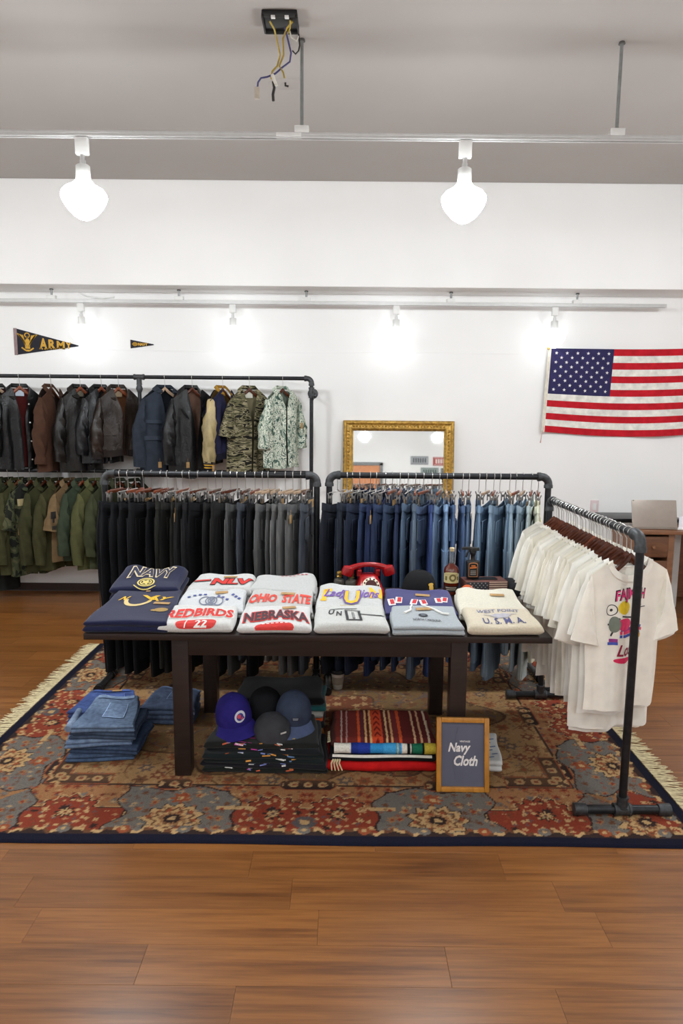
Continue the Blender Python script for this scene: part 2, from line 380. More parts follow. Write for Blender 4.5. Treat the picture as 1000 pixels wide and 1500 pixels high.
# ------------------------------------------------------------------ rug
def rug_colors(X, Y):
    hw, hd = (RUG[1] - RUG[0]) / 2, (RUG[3] - RUG[2]) / 2
    x = X - (RUG[0] + RUG[1]) / 2; y = Y - (RUG[2] + RUG[3]) / 2
    tx, ty = hw - np.abs(x), hd - np.abs(y)
    side = tx < ty
    t = np.where(side, tx, ty); s = np.where(side, y, x)
    C = {k: np.array(lin(v)) for k, v in dict(navy=(17, 18, 34), red=(132, 52, 36), red2=(108, 44, 34), tan=(152, 108, 72), cream=(186, 152, 106), grey=(106, 103, 98),
         black=(34, 26, 30), brown=(100, 64, 44), olive=(112, 92, 60), beige=(170, 134, 90), rust=(144, 72, 44), slate=(80, 80, 84)).items()}
    col = np.tile(C['beige'], (len(x), 1))
    def put(mask, c): col[mask] = C[c]
    def cells(u, v, size, seed, jit=.55):
        cu, cv = np.floor(u / size), np.floor(v / size); best = np.full(len(u), 9.0); ids = np.zeros(len(u)); ang = np.zeros(len(u))
        for du in (-1, 0, 1):
            for dv in (-1, 0, 1):
                a, b = cu + du, cv + dv
                h1 = np.modf(np.abs(np.sin(a * 127.1 + b * 311.7 + seed) * 43758.5))[0]; h2 = np.modf(np.abs(np.sin(a * 269.5 + b * 183.3 + seed) * 43758.5))[0]
                px = (a + .5 + (h1 - .5) * jit) * size; py = (b + .5 + (h2 - .5) * jit) * size
                d = np.hypot(u - px, v - py); k = d < best; best = np.where(k, d, best); ids = np.where(k, np.modf(h1 * 91.7 + h2 * 13.3)[0], ids); ang = np.where(k, np.arctan2(v - py, u - px), ang)
        return best, ids, ang
    ax_, ay_ = np.abs(x), np.abs(y)
    # --- field
    d, i, a = cells(ax_, ay_, .105, 3)
    rr = d * (1 + .25 * np.cos(6 * a + i * 9))
    for lo, hi, c1, c2 in ((0, .28, 'rust', 'brown'), (.28, .5, 'brown', 'black'), (.5, .7, 'red2', 'cream'), (.7, .85, 'olive', 'red'), (.85, 1.01, 'slate', 'cream')):
        k = (i >= lo) & (i < hi)
        put(k & (rr < .030), c1); put(k & (rr < .012), c2)
    vine = np.abs(np.sin(x * 21 + 2.2 * np.sin(y * 17)) - np.sin(y * 19 + 2.0 * np.sin(x * 15)))
    put((vine < .10) & (rr > .034), 'brown')
    # central medallion: darker olive ground
    ang = np.arctan2(y * 1.25, x); rad = np.hypot(x, y * 1.45)
    med = rad - (.98 + .07 * np.cos(12 * ang))
    inm = med < 0
    put(inm, 'olive')
    d2, i2, a2 = cells(ax_, ay_, .085, 8); r2 = d2 * (1 + .3 * np.cos(5 * a2))
    put(inm & (r2 < .026) & (i2 < .5), 'brown'); put(inm & (r2 < .022) & (i2 >= .5) & (i2 < .8), 'tan'); put(inm & (r2 < .012) & (i2 >= .3), 'black'); put(inm & (vine < .12), 'slate')
    put(np.abs(med) < .010, 'black')
    med2 = rad - (.42 + .05 * np.cos(8 * ang)); put(med2 < 0, 'red2'); put((med2 < 0) & (r2 < .02), 'cream'); put(np.abs(med2) < .008, 'black')
    # --- main border band
    b = t < .415
    put(b, 'tan')
    d3, i3, a3 = cells(np.abs(s), t, .062, 21); r3 = d3 * (1 + .3 * np.cos(6 * a3 + i3 * 5))
    put(b & (r3 < .018) & (i3 < .55), 'rust'); put(b & (r3 < .009), 'red2'); put(b & (r3 < .016) & (i3 > .85), 'grey')
    sa = np.abs(s)
    # red cartouches with two rosettes; grey cartouches with a palmette
    for c0, half, sep in ((0.0, .33, .135), (1.0, .235, .0)):
        u = sa - c0
        cu = np.minimum(np.hypot(u - sep, t - .195), np.hypot(u + sep, t - .195)) - .118
        bar = np.maximum(np.abs(u) - half, np.abs(t - .145) - .078)
        sd = np.minimum(cu + .012 * np.cos(np.arctan2(t - .19, np.abs(u) - sep) * 14), bar)
        put(sd < .016, 'cream'); put(sd < .009, 'black'); put(sd < .002, 'red')
        k = sd < -.012
        put(k & (r3 < .010) & (i3 > .35), 'cream'); put(k & (r3 < .015) & (i3 < .25), 'black')
        ring = np.minimum(np.hypot(u - sep, t - .195), np.hypot(u + sep, t - .195)); an = np.arctan2(t - .195, np.abs(u) - sep)
        put(k & (np.abs(ring - .092) < .006) & (np.cos(16 * an) > .1), 'cream')
        put(k & (ring < .034 * (1 + .35 * np.cos(8 * an))), 'black'); put(k & (ring < .022 * (1 + .4 * np.cos(8 * an))), 'cream'); put(k & (ring < .008), 'red2')
        gm = np.hypot(np.abs(u), (t - .135) * 1.2); put(k & (gm < .05) & (sep > 0), 'slate'); put(k & (gm < .022) & (sep > 0), 'cream')
    for c0, half in ((.545, .235), (1.40, .22)):
        u = sa - c0; e = np.arctan2(t - .2, u)
        sd = np.maximum(np.abs(u) - half + .022 * np.cos(t * 34), np.abs(t - .21) - .165) + .02 * np.cos(5 * e)
        put(sd < .010, 'black'); put(sd < .002, 'grey')
        k = sd < -.01
        put(k & (r3 < .016) & (i3 < .45), 'tan'); put(k & (r3 < .008) & (i3 < .6), 'red'); put(k & (r3 < .012) & (i3 > .85), 'brown')
        rp = np.hypot(u, (t - .155) * 1.15); pe = np.arctan2(t - .155, u); lob = rp / (1 + .13 * np.cos(11 * pe))
        put(k & (lob < .118), 'black'); put(k & (lob < .112), 'cream'); put(k & (lob < .112) & (r3 < .012), 'rust')
        put(k & (np.abs(lob - .078) < .006), 'brown'); put(k & (lob < .05), 'tan'); put(k & (lob < .036), 'black'); put(k & (lob < .016), 'cream')
        r4 = np.hypot(u, t - .305); put(k & (r4 < .034 * (1 + .3 * np.cos(7 * np.arctan2(t - .305, u)))), 'rust'); put(k & (r4 < .014), 'cream')
    # cream guard stripe pieces
    gs = b & (np.abs(t - .235) < .012) & (np.abs(sa - .30) < .075); put(gs, 'cream'); put(gs & (r3 < .008), 'red')
    # outer guard: waves of cream and rust over navy
    w = .066 + .012 * np.sin(s * 2 * PI / .16) + .005 * np.sin(s * 2 * PI / .05)
    put(t < w + .018, 'cream'); put((t < w + .018) & (np.sin(s * 2 * PI / .08) > .2), 'brown'); put(t < w, 'black'); 
    fl = np.hypot(np.mod(s + .12, .24) - .12, (t - .082)); put(fl < .026, 'rust'); put((fl < .026) & (np.mod(np.floor((s + .12) / .24), 2) == 0), 'grey'); put(fl < .010, 'cream')
    put(t < .05, 'navy')
    # inner guard line, black cartouches and corner brackets
    put(np.abs(t - .415) < .007, 'black')
    for cc, hf in ((0.0, .12), (.60, .075)):
        hx = np.maximum(np.abs(sa - cc) + np.maximum(0, np.abs(t - .42) - .02) - hf, np.abs(t - .42) - .040)
        put(hx < .006, 'rust'); put(hx < 0, 'black')
        fx = np.hypot(np.abs(np.mod(sa - cc + .0325, .065) - .0325), t - .42); put((hx < -.008) & (fx < .022), 'cream'); put((hx < -.008) & (fx < .008), 'red')
    br = ((np.abs(tx - .46) < .038) & (ty > .42) & (ty < .68)) | ((np.abs(ty - .46) < .038) & (tx > .42) & (tx < .70))
    bo = ((np.abs(tx - .46) < .046) & (ty > .41) & (ty < .69)) | ((np.abs(ty - .46) < .046) & (tx > .41) & (tx < .71))
    put(bo, 'rust'); put(br, 'black')
    fb = np.minimum(np.hypot(tx - .46, np.mod(ty, .075) - .0375), np.hypot(np.mod(tx, .075) - .0375, ty - .46))
    put(br & (fb < .024), 'cream'); put(br & (fb < .010), 'red')
    # fine knotted detail over everything inside the navy edge
    d5, i5, a5 = cells(x, y, .030, 55, .8); r5 = d5 * (1 + .35 * np.cos(4 * a5 + i5 * 7)); kk = (t > .085) & (r5 < .0085)
    lum = col.mean(1); dk = lum < .055
    for lo, hi, cn_ in ((0, .22, 'brown'), (.22, .34, 'rust'), (.34, .45, 'cream'), (.45, .55, 'slate')):
        q5 = kk & (i5 >= lo) & (i5 < hi) & (~dk | (cn_ == 'cream')); col[q5] = col[q5] * .35 + C[cn_] * .65
    base = np.array(lin((118, 84, 56))); kf = np.clip((t - .40) / .05, 0, 1)[:, None] * .34 + .10 * (t > .05)[:, None]
    return col * (1 - kf) + base * kf
nx, ny = 500, 362
gx, gy = np.meshgrid(np.linspace(RUG[0], RUG[1], nx), np.linspace(RUG[2], RUG[3], ny)); gx, gy = gx.ravel(), gy.ravel()
ex = np.minimum(np.minimum(gx - RUG[0], RUG[1] - gx), np.minimum(gy - RUG[2], RUG[3] - gy))
gz = 0.010 - 0.009 * np.clip(1 - ex / 0.006, 0, 1) + .0006 * np.sin(gx * 5) * np.sin(gy * 4)
wav = np.clip(1 - np.minimum(gy - RUG[2], RUG[3] - gy) / .08, 0, 1)
gyw = gy + wav * 0.004 * np.sin(gx * 5.1 + 1) * np.sign(gy - 3.6)
m = bpy.data.meshes.new('rug_pile'); V = np.stack([gx, gyw, gz], 1)
idx = (np.arange(ny - 1)[:, None] * nx + np.arange(nx - 1)[None]).ravel()
Fq = np.stack([idx, idx + 1, idx + nx + 1, idx + nx], 1)
m.vertices.add(len(V)); m.vertices.foreach_set('co', V.ravel().astype(np.float32))
m.loops.add(Fq.size); m.loops.foreach_set('vertex_index', Fq.ravel().astype(np.int32))
m.polygons.add(len(Fq)); m.polygons.foreach_set('loop_start', np.arange(0, Fq.size, 4, dtype=np.int32))
m.update(); m.validate()
ca = m.color_attributes.new('Col', 'FLOAT_COLOR', 'POINT'); rc = rug_colors(gx, gy)
ca.data.foreach_set('color', np.hstack([rc, np.ones((len(rc), 1))]).ravel().astype(np.float32))
rug = thing('rug', 'patterned red and tan oriental rug with navy border and cream fringe under the table', 'rug', (0, 0, 0))
ob('pile', m, m_attr('rug_wool'), rug)
FRINGE = mat('rug_fringe_cotton', (206, 190, 150), 0.9, var=0.15, scale=60)
for sgn, x0 in ((-1, RUG[0]), (1, RUG[1])):
    parts = []
    for k in range(330):
        y = RUG[2] + .01 + (RUG[3] - RUG[2] - .02) * (k + random.uniform(-.3, .3)) / 330
        Ls = random.uniform(.07, .115); dy = random.uniform(-.03, .03); w = .0042
        p = [(x0 + sgn * q * Ls, y + dy * q * q, .006 + .004 * random.random() * (1 - q)) for q in (0, .35, .7, 1)]
        parts.append(tube(p, [w, w * .8, w, w * .5], 4, True, (1, .5), (0, 0, 1)))
    o = ob('fringe', cat(*parts), FRINGE, rug); o['kind'] = 'stuff'

# ------------------------------------------------------------------ track lighting
BULB = emit('bulb_glow', BULB_COLOR, BULB_STRENGTH)
BULB_ENTR = emit('bulb_glow_entrance', BULB_COLOR, ENTRANCE_BULB_STRENGTH)
BULB_NEAR = emit('bulb_glow_dim', BULB_COLOR, NEAR_BULB_STRENGTH)
BULB_WALL = emit('bulb_glow_soft', BULB_COLOR, WALL_BULB_STRENGTH)
def light_track(label, y, z, x0, x1, mounts, roof, rodr=.009, joint=None):
    t = thing('light_track', label, 'light track', ((x0 + x1) / 2, y, z)); cx = (x0 + x1) / 2; L = x1 - x0
    ob('rail', cat(box(0, 0, .008, L, .036, .016, .002), box(0, -.014, -.006, L, .008, .014, .001), box(0, .014, -.006, L, .008, .014, .001)), ALU, t)
    for mx in mounts:
        h = roof - z
        ob('mount', box(mx - cx, 0, .030, .075, .046, .034, .004), PLASTIC_W, t)
        if h > .1:
            ob('rod', tube([(mx - cx, 0, .04), (mx - cx, 0, h)], rodr, 10), mat('galvanised_rod', (142, 145, 144), .4, .5), t)
            ob('ceiling_cap', lathe([(.016, h - .012), (.016, h)], 12) if False else tr(lathe([(.018, -.01), (.014, 0)], 12), (mx - cx, 0, h)), mat('cap_grey', (90, 88, 85), .5), t)
        else:
            ob('clip', tube([(mx - cx, 0, .04), (mx - cx + .004, 0, h)], .005, 6), PLASTIC_W, t)
    if joint is not None: ob('joint', box(joint - cx, 0, .003, .13, .040, .020, .003), PLASTIC_W, t)
    return t
lamp_meshes = {}
def track_lamp(label, x, y, z, sc=1.0):
    """adapter box, stem, white neck and a glowing reflector bulb hanging from a track"""
    t = thing('track_lamp', label, 'lamp', (x, y, z), 0, 'bulbs hanging from the ceiling tracks')
    if not lamp_meshes:
        lamp_meshes['adapter'] = (me('adapter', box(0, 0, -.052, .066, .036, .084, .006)), PLASTIC_W)
        lamp_meshes['stem'] = (me('stem', cat(tube([(0, 0, -.09), (0, 0, -.15)], .012, 10), box(0, 0, -.135, .03, .012, .03, .002))), ALU)
        lamp_meshes['socket'] = (me('socket', lathe([(.030, -.145), (.036, -.15), (.037, -.205), (.040, -.222)], 20)), PLASTIC_W)
        lamp_meshes['bulb_flare'] = (me('bulb_flare', lathe([(.040, -.2222), (.060, -.243), (.098, -.264), (.114, -.284), (.117, -.298)], 20, False, True)), emit('flare_glow', BULB_COLOR, 18.0))
        lamp_meshes['bulb_flare_wall'] = (lamp_meshes['bulb_flare'][0].copy(), emit('flare_glow_soft', BULB_COLOR, 1.6))
        lamp_meshes['bulb'] = (me('bulb', lathe([(.1165, -.298), (.117, -.302), (.109, -.330), (.088, -.362), (.058, -.394), (.026, -.414), (.004, -.418)], 20)), BULB)
        bw = lamp_meshes['bulb'][0].copy(); lamp_meshes['bulb_wall'] = (bw, BULB_WALL); lamp_meshes['bulb_near'] = (bw.copy(), BULB_NEAR); lamp_meshes['bulb_entr'] = (bw.copy(), BULB_ENTR)
    for k, (mm, mt) in lamp_meshes.items():
        if k[:10] == 'bulb_flare':
            if (k == 'bulb_flare_wall') != (sc < 1): continue
        elif k[:4] == 'bulb' and k != ('bulb_wall' if sc < 1 else ('bulb_near' if -2 < y < 2 else ('bulb_entr' if y < -2 else 'bulb'))): continue
        o = ob('bulb_flare' if k[:10] == 'bulb_flare' else ('bulb' if k[:4] == 'bulb' else k), mm, mt, t)
        o.scale = (sc, sc, sc)
    return t
light_track('long white light track hung from ceiling rods in front of the beam', 3.784, 3.085, -4.2, 3.8, (-3.2, -.223, 1.409, 3.3), CEIL_Z, joint=-.29)
for x, l in ((-3.37, 'glowing bulb lamp at the far end of the rod-hung track'), (-1.367, 'large glowing bulb lamp on the rod-hung track, above the jackets'), (.628, 'large glowing bulb lamp on the rod-hung track, nearer the two rods'), (2.63, 'glowing bulb lamp at the desk end of the rod-hung track')):
    track_lamp(l, x, 3.784, 3.08)
light_track('slim white light track running below the beam along the back wall', 6.10, 2.612, -4.0, 2.79, (-2.52, -1.42, -.32, .93, 2.02), BEAM_Z)
for x, l in ((-2.272, 'small glowing bulb lamp above the tip of the army pennant'), (-.957, 'small glowing bulb lamp over the navy parka end of the jacket rack'), (.46, 'small glowing bulb lamp above the gilt mirror'), (1.834, 'small glowing bulb lamp just above the flag')):
    track_lamp(l, x, 6.10, 2.606, .86)
# a loose cable looped along the wall track
cb = tube([(-2.30, 6.13, 2.69), (-2.22, 6.12, 2.655), (-2.1, 6.11, 2.635), (-1.98, 6.11, 2.65)], .007, 6)
tag(ob('cable', cb, PLASTIC_W), 'short white cable looped over the back wall track above the pennants', 'cable')
light_track('white light track over the near part of the shop', 1.0, 3.085, -4.2, 3.8, (-2.0, .4, 2.6), CEIL_Z)
for k, x in enumerate((-2.6, -.4, 1.8)): track_lamp('bulb lamp on the near shop track, %s along' % ORD[k], x, 1.0, 3.08)
light_track('white light track halfway to the entrance of the shop', -.8, 3.085, -4.2, 3.8, (-2.0, .4, 2.6), CEIL_Z)  # unseen lamp row, added for more frontal light on the clothes
for k, x in enumerate((-1.6, .4, 2.4)): track_lamp('bulb lamp on the halfway shop track, %s along' % ORD[k], x, -.8, 3.08)
light_track('white light track at the entrance end of the shop', -2.5, 3.085, -4.2, 3.8, (-2.0, .4, 2.6), CEIL_Z)
for k, x in enumerate((-1.7, .49, 2.09)): track_lamp('bulb lamp on the entrance track, %s along' % ORD[k], x, -2.5, 3.08)
# entrance end, seen only in the mirror
door = struct('door_1', cat(box(.45, YB + .03, 1.16, .95, .06, 2.32, .01)), mat('orange_door', (214, 142, 96), .6, var=.06))
ob('door_frame', cat(box(-.06, YB + .04, 1.19, .07, .09, 2.38), box(.96, YB + .04, 1.19, .07, .09, 2.38), box(.45, YB + .04, 2.36, 1.09, .09, .08)), mat('grey_door_frame', (120, 122, 122), .5), door)
ob('handle', tube([(.86, YB + .06, 1.02), (.86, YB + .11, 1.02), (.76, YB + .11, 1.02)], .01, 8), CHROME, door)
for k, (x, z, w, c1, c2) in enumerate(((1.90, 2.46, .44, (168, 170, 172), (90, 92, 96)), (2.46, 2.44, .46, (176, 70, 66), (236, 220, 214)), (2.15, 2.18, .44, (150, 160, 156), (84, 98, 94)), (2.62, 2.17, .40, (120, 130, 136), (60, 64, 70)))):
    t = thing('sign_plate', 'small %s metal plate sign on the entrance wall, seen in the mirror' % ('grey embossed', 'red', 'green-grey', 'dark grey')[k], 'sign', (x, YB + .02, z), 0, 'plates on the entrance wall')
    ob('plate', box(0, 0, 0, w, .012, .21, .004), PAINT, t, color=c1)
    bars = cat2d(*[rect2d((q - 2.5) * w * .13, 0, w * .085, .11) for q in range(6)], rect2d(0, .083, w * .9, .008), rect2d(0, -.083, w * .9, .008))
    v, f = bars; ob('raised_marks', (np.stack([v[:, 0], np.full(len(v), .0075), v[:, 1]], 1), [q[::-1] for q in f]), PAINT, t, color=c2, smooth=False)

# ------------------------------------------------------------------ open junction box on the ceiling
jb = thing('junction_box', 'open black ceiling junction box with loose dangling wires', 'junction box', (-.315, 3.60, CEIL_Z))
ob('backplate', cat(box(0, 0, -.012, .17, .15, .024, .006)), BLACKP, jb)
ob('rim', cat(box(-.082, 0, -.024, .008, .14, .024, .002), box(.082, 0, -.024, .008, .14, .024, .002), box(0, .07, -.024, .16, .008, .024, .002), box(0, -.07, -.022, .15, .008, .02, .002)), mat('box_rim', (38, 38, 36), .5), jb)
ob('lug', cat(box(-.03, -.066, -.03, .02, .018, .01, .002), box(.035, -.066, -.03, .02, .018, .01, .002)), PLASTIC_W, jb)
YELW, BLUEW, WHITEW, BLKW = mat('yellow_wire', (176, 150, 58), .5), mat('blue_wire', (62, 60, 110), .5), mat('white_wire', (214, 210, 200), .5), mat('dark_wire', (34, 30, 28), .5)
W_ = lambda n, p, mt, r=.0045: ob(n, tube(p, r, 6), mt, jb)
W_('yellow_wire', [(-.05, -.03, -.03), (-.03, 0, -.05), (-.02, .02, -.09), (-.005, .03, -.15), (-.02, .03, -.20), (-.045, .03, -.225), (-.05, .03, -.26)], YELW)
W_('yellow_wire', [(.06, -.03, -.03), (.03, 0, -.045), (.01, .02, -.08), (.012, .03, -.15), (-.01, .03, -.2), (.01, .03, -.23), (.015, .03, -.255)], YELW)
W_('yellow_wire', [(.05, -.04, -.03), (.045, .0, -.045), (.03, .02, -.06)], YELW)
W_('blue_wire', [(.02, 0, -.04), (.035, .02, -.09), (.048, .03, -.14), (.042, .03, -.18), (.0, .03, -.21), (-.03, .03, -.235), (-.07, .03, -.25), (-.10, .03, -.255), (-.115, .03, -.275), (-.118, .03, -.30)], BLUEW)
ob('connector', box(-.120, .03, -.325, .026, .016, .055, .003), mat('clear_connector', (190, 180, 165), .4), jb)
W_('white_wire', [(.04, .02, -.04), (.05, .03, -.07), (.075, .03, -.085), (.085, .04, -.06)], WHITEW, .004)
W_('dark_wire', [(.085, .04, -.05), (.09, .04, -.1), (.085, .03, -.13), (.07, .03, -.145), (.055, .03, -.13)], BLKW, .004)
W_('white_wire', [(-.045, .03, -.24), (-.035, .03, -.27), (-.025, .03, -.29)], WHITEW, .010)
W_('dark_wire', [(-.04, .03, -.27), (-.035, .03, -.30), (-.042, .03, -.33), (-.04, .03, -.36)], BLKW, .007)
hk = thing('ceiling_hook', 'tiny screw stub left in a plaster patch on the ceiling', 'screw', (-.345, 4.24, CEIL_Z))
ob('patch', tr(lathe([(.10, -.0012), (.095, -.003)], 18), (0, .02, 0), sc=(1, .7, 1)), CEIL, hk); ob('screw', tube([(0, 0, 0), (.0, 0, -.018), (.018, 0, -.022)], .006, 6), BLKW, hk)
# ------------------------------------------------------------------ pipe racks
def pipe(p, q, r=.0185): return tube([p, q], r, 14)
def collar_(p, d, r=.0235, L=.05):
    """a threaded fitting sleeve at p along direction d"""
    d = Vector(d).normalized(); P = Vector(p)
    return tube([P - d * L / 2, P - d * L * .36, P - d * L * .35, P + d * L * .35, P + d * L * .36, P + d * L / 2], [r * 1.12, r * 1.12, r, r, r * 1.12, r * 1.12], 14)
def elbow(p, d1, d2, r=.024, R=.045):
    d1, d2, P = Vector(d1), Vector(d2), Vector(p); pts = []
    for k in range(7):
        a = k / 6 * PI / 2; pts.append(P + d1 * R * (1 - math.sin(a)) + d2 * R * (1 - math.cos(a)))
    rr = [r * 1.12, r * 1.12] + [r] * 7 + [r * 1.12, r * 1.12]
    pts = [P + d1 * (R + .022), P + d1 * (R + .006)] + pts + [P + d2 * (R + .006), P + d2 * (R + .022)]
    return tube(pts, rr, 14, upd=tuple(d1.cross(d2)))
def rack_x(label, x0, x1, y, zt, foot=.24, extra=()):
    t = thing('pipe_rack', label, 'clothes rack', ((x0 + x1) / 2, y, 0)); c = (x0 + x1) / 2; a, b = x0 - c, x1 - c
    ob('rail', pipe((a + .04, 0, zt), (b - .04, 0, zt)), PIPE, t)
    for X, s in ((a, 1), (b, -1)):
        ob('elbow', elbow((X, 0, zt), (s, 0, 0), (0, 0, -1)), FITTING, t)
        ob('post', pipe((X, 0, .045), (X, 0, zt - .04)), PIPE, t)
        ob('foot', cat(pipe((X, -foot, .035), (X, foot, .035)), collar_((X, 0, .035), (0, 1, 0)), collar_((X, 0, .06), (0, 0, 1), L=.04), collar_((X, -foot, .035), (0, 1, 0), L=.035), collar_((X, foot, .035), (0, 1, 0), L=.035)), PIPE, t)
    for X in extra:
        ob('support_post', cat(pipe((X - c, 0, .012), (X - c, 0, zt - .02), .0165)), PIPE, t)
        ob('floor_flange', tr(lathe([(.05, .0105), (.05, .016), (.026, .02), (.024, .035)], 18), (X - c, 0, 0)), FITTING, t)
    return t
ZR = 1.293
rack_x('black pipe rack holding the black and grey jeans', -1.43, -.15, 4.10, ZR)
rack_x('black pipe rack holding the blue jeans, in front of the mirror', -.075, 1.245, 4.10, ZR + .003, extra=())
# T-shirt rack running away from the camera
TX, TY0, TY1, TZ = 1.178, 2.645, 3.83, 1.19
t = thing('pipe_rack', 'black pipe rack with T-shaped feet holding the white t-shirts', 'clothes rack', (TX, (TY0 + TY1) / 2, 0)); hy = (TY1 - TY0) / 2
ob('rail', pipe((0, -hy + .04, TZ), (0, hy - .04, TZ), .017), PIPE, t)
for Y, s in ((-hy, 1), (hy, -1)):
    ob('elbow', elbow((0, Y, TZ), (0, s, 0), (0, 0, -1), .0225, .04), FITTING, t)
    ob('post', pipe((0, Y, .06), (0, Y, TZ - .04), .0165), PIPE, t)
    ob('foot', cat(pipe((-.17, Y, .036), (.17, Y, .036), .0185)), PIPE, t)
    ob('foot_tee', cat(collar_((0, Y, .036), (1, 0, 0), .024, .07), collar_((0, Y, .07), (0, 0, 1), .0225, .05)), FITTING, t)
    ob('foot_cap', cat(tube([(-.205, Y, .036), (-.20, Y, .036), (-.15, Y, .036), (-.148, Y, .036)], [.010, .026, .024, .02], 14)), FITTING, t)
    ob('foot_cap', cat(tube([(.205, Y, .036), (.20, Y, .036), (.15, Y, .036), (.148, Y, .036)], [.010, .026, .024, .02], 14)), FITTING, t)
# two-level jacket rack along the back wall
JY, JZ1, JZ2 = 5.98, 1.965, 1.152
JX1 = -.268
t = thing('pipe_rack', 'tall two-level black pipe rack of jackets fixed to the back wall', 'clothes rack', (-2.0, JY, 0))
ob('rail', pipe((-4.1 + 2, 0, JZ1), (JX1 - .04 + 2, 0, JZ1), .0165), PIPE, t)
ob('rail', pipe((-4.1 + 2, 0, JZ2), (JX1 + 2, 0, JZ2), .0165), PIPE, t)
ob('post', cat(pipe((JX1 + 2, 0, .02), (JX1 + 2, 0, JZ1 - .04), .0165)), PIPE, t)
ob('elbow', elbow((JX1 + 2, 0, JZ1), (-1, 0, 0), (0, 0, -1), .0225, .04), FITTING, t)
ob('tee', cat(collar_((JX1 + 2, 0, 1.845), (0, 0, 1), .0225, .09), pipe((JX1 + 2, 0, 1.845), (JX1 + 2, WY - JY - .012, 1.845), .014), tr(lathe([(.047, 0), (.047, .008), (.024, .012), (.022, .04)], 18), (JX1 + 2, WY - JY, 1.845), rx=PI / 2)), FITTING, t)
ob('wall_flange', tr(tr(lathe([(.045, 0), (.045, .01), (.024, .014), (.022, .03)], 18), rx=PI / 2), (JX1 + 2.0, -.0, 1.82)) if False else tr(lathe([(.042, -.012), (.042, .0), (.02, .004), (.018, .02)], 18), (JX1 + 2 + .018, 0, 1.82), ry=PI / 2), FITTING, t)
ob('post', pipe((-1.752 + 2, 0, .02), (-1.752 + 2, 0, JZ1 - .02), .0165), PIPE, t)
ob('tee', cat(collar_((-1.752 + 2, 0, JZ1), (1, 0, 0), .0225, .09), collar_((-1.752 + 2, 0, JZ1 - .04), (0, 0, 1), .0225, .05), tube([(-1.752 + 2, 0, JZ1 - .06), (-1.752 + 2, 0, JZ1 - .10), (-1.752 + 2, 0, JZ1 - .13)], [.018, .03, .018], 14), collar_((-1.752 + 2, 0, JZ2), (1, 0, 0), .0225, .09)), FITTING, t)
ob('floor_flange', cat(tr(lathe([(.045, 0), (.045, .008), (.024, .012), (.022, .035)], 18), (JX1 + 2, 0, 0)), tr(lathe([(.045, 0), (.045, .008), (.024, .012), (.022, .035)], 18), (-1.752 + 2, 0, 0))), FITTING, t)

# ------------------------------------------------------------------ hangers
def hook_pts(R=.0215, drop=.09):
    """wire hook over a rail centred on the origin, in the local XZ plane"""
    a = [(R * math.cos(q), 0, R * math.sin(q)) for q in np.linspace(-.35, PI * .92, 9)]
    return a + [(-R * .7, 0, -.012), (-.003, 0, -.03), (0, 0, -drop)]
def hook_mesh(R=.0215, drop=.09): return tube(hook_pts(R, drop), .0020, 6)
def wood_arms(half=.2, z0=-.085, fall=.095, th=(.011, .017)):
    xs = np.linspace(-half, half, 17); p = [(x, .003 * (abs(x) / half) ** 2, z0 - fall * (abs(x) / half) ** .8) for x in xs]
    r = [.010 if abs(x) > half * .97 else .0125 for x in xs]
    return tube(p, r, 8, True, (1, .62), (0, 0, 1)) if False else tube(p, r, 8, True, (.42, 1), (0, 0, 1))
HOOK_T = {r: me('hook', hook_mesh(r + .003, .085)) for r in (.017, .0165)}
ARMS = {k: me('arms', wood_arms()) for k in ('m',)}
ARM_M = {}
for nm, mt in (('dark', MAHOG), ('red', REDWOOD), ('pale', PALEWOOD)):
    a_ = me('arms', wood_arms(.150, -.092, .108)); a_.materials.append(mt); ARM_M[nm] = a_
for h_ in HOOK_T.values(): h_.materials.append(CHROME)
def coat_hanger(label, x, y, z, rz, tone='dark', group=None, rail_r=.017):
    t = thing('coat_hanger', label, 'hanger', (x, y, z), rz, group)
    h = ob('hook', HOOK_T[rail_r], None, t, rot=(0, 0, (PI / 2 if rail_r < .017 else 0) - rz))
    ob('arms', ARM_M[tone], None, t); return t
CLIP_M = me('clip', cat(box(0, -.009, -.012, .016, .005, .040, .0015), box(0, .009, -.012, .016, .005, .040, .0015), tube([(0, -.009, .006), (0, -.016, .024)], .004, 6), tube([(0, .009, .006), (0, .016, .024)], .004, 6), tube([(-.006, 0, 0), (.006, 0, 0)], .008, 8))); CLIP_M.materials.append(mat('clip_steel', (128, 126, 124), .35, .7))
PANT_HOOK = me('hook', tube(hook_pts(.0222, .088), .0021, 6)); PANT_HOOK.materials.append(CHROME)
BARS = {}
for nm, mt in (('dark', MAHOG), ('red', REDWOOD), ('pale', PALEWOOD), ('chrome', CHROME)):
    b_ = me('bar', box(0, 0, -.100, .20, .011, .018, .004) if nm != 'chrome' else cat(tube([(-.105, 0, -.098), (.105, 0, -.098)], .003, 8), tube([(-.02, 0, -.098), (0, 0, -.085), (.02, 0, -.098)], .003, 6))); b_.materials.append(mt); BARS[nm] = b_
def pants_hanger(label, x, y, z, rz, tone, group):
    t = thing('clip_hanger', label, 'hanger', (x, y, z), rz, group)
    ob('hook', PANT_HOOK, None, t, rot=(0, 0, PI / 2 - rz)); ob('bar', BARS[tone], None, t)
    for s in (-1, 1): ob('clip', CLIP_M, None, t, (s * .095, 0, -.125))
    return t

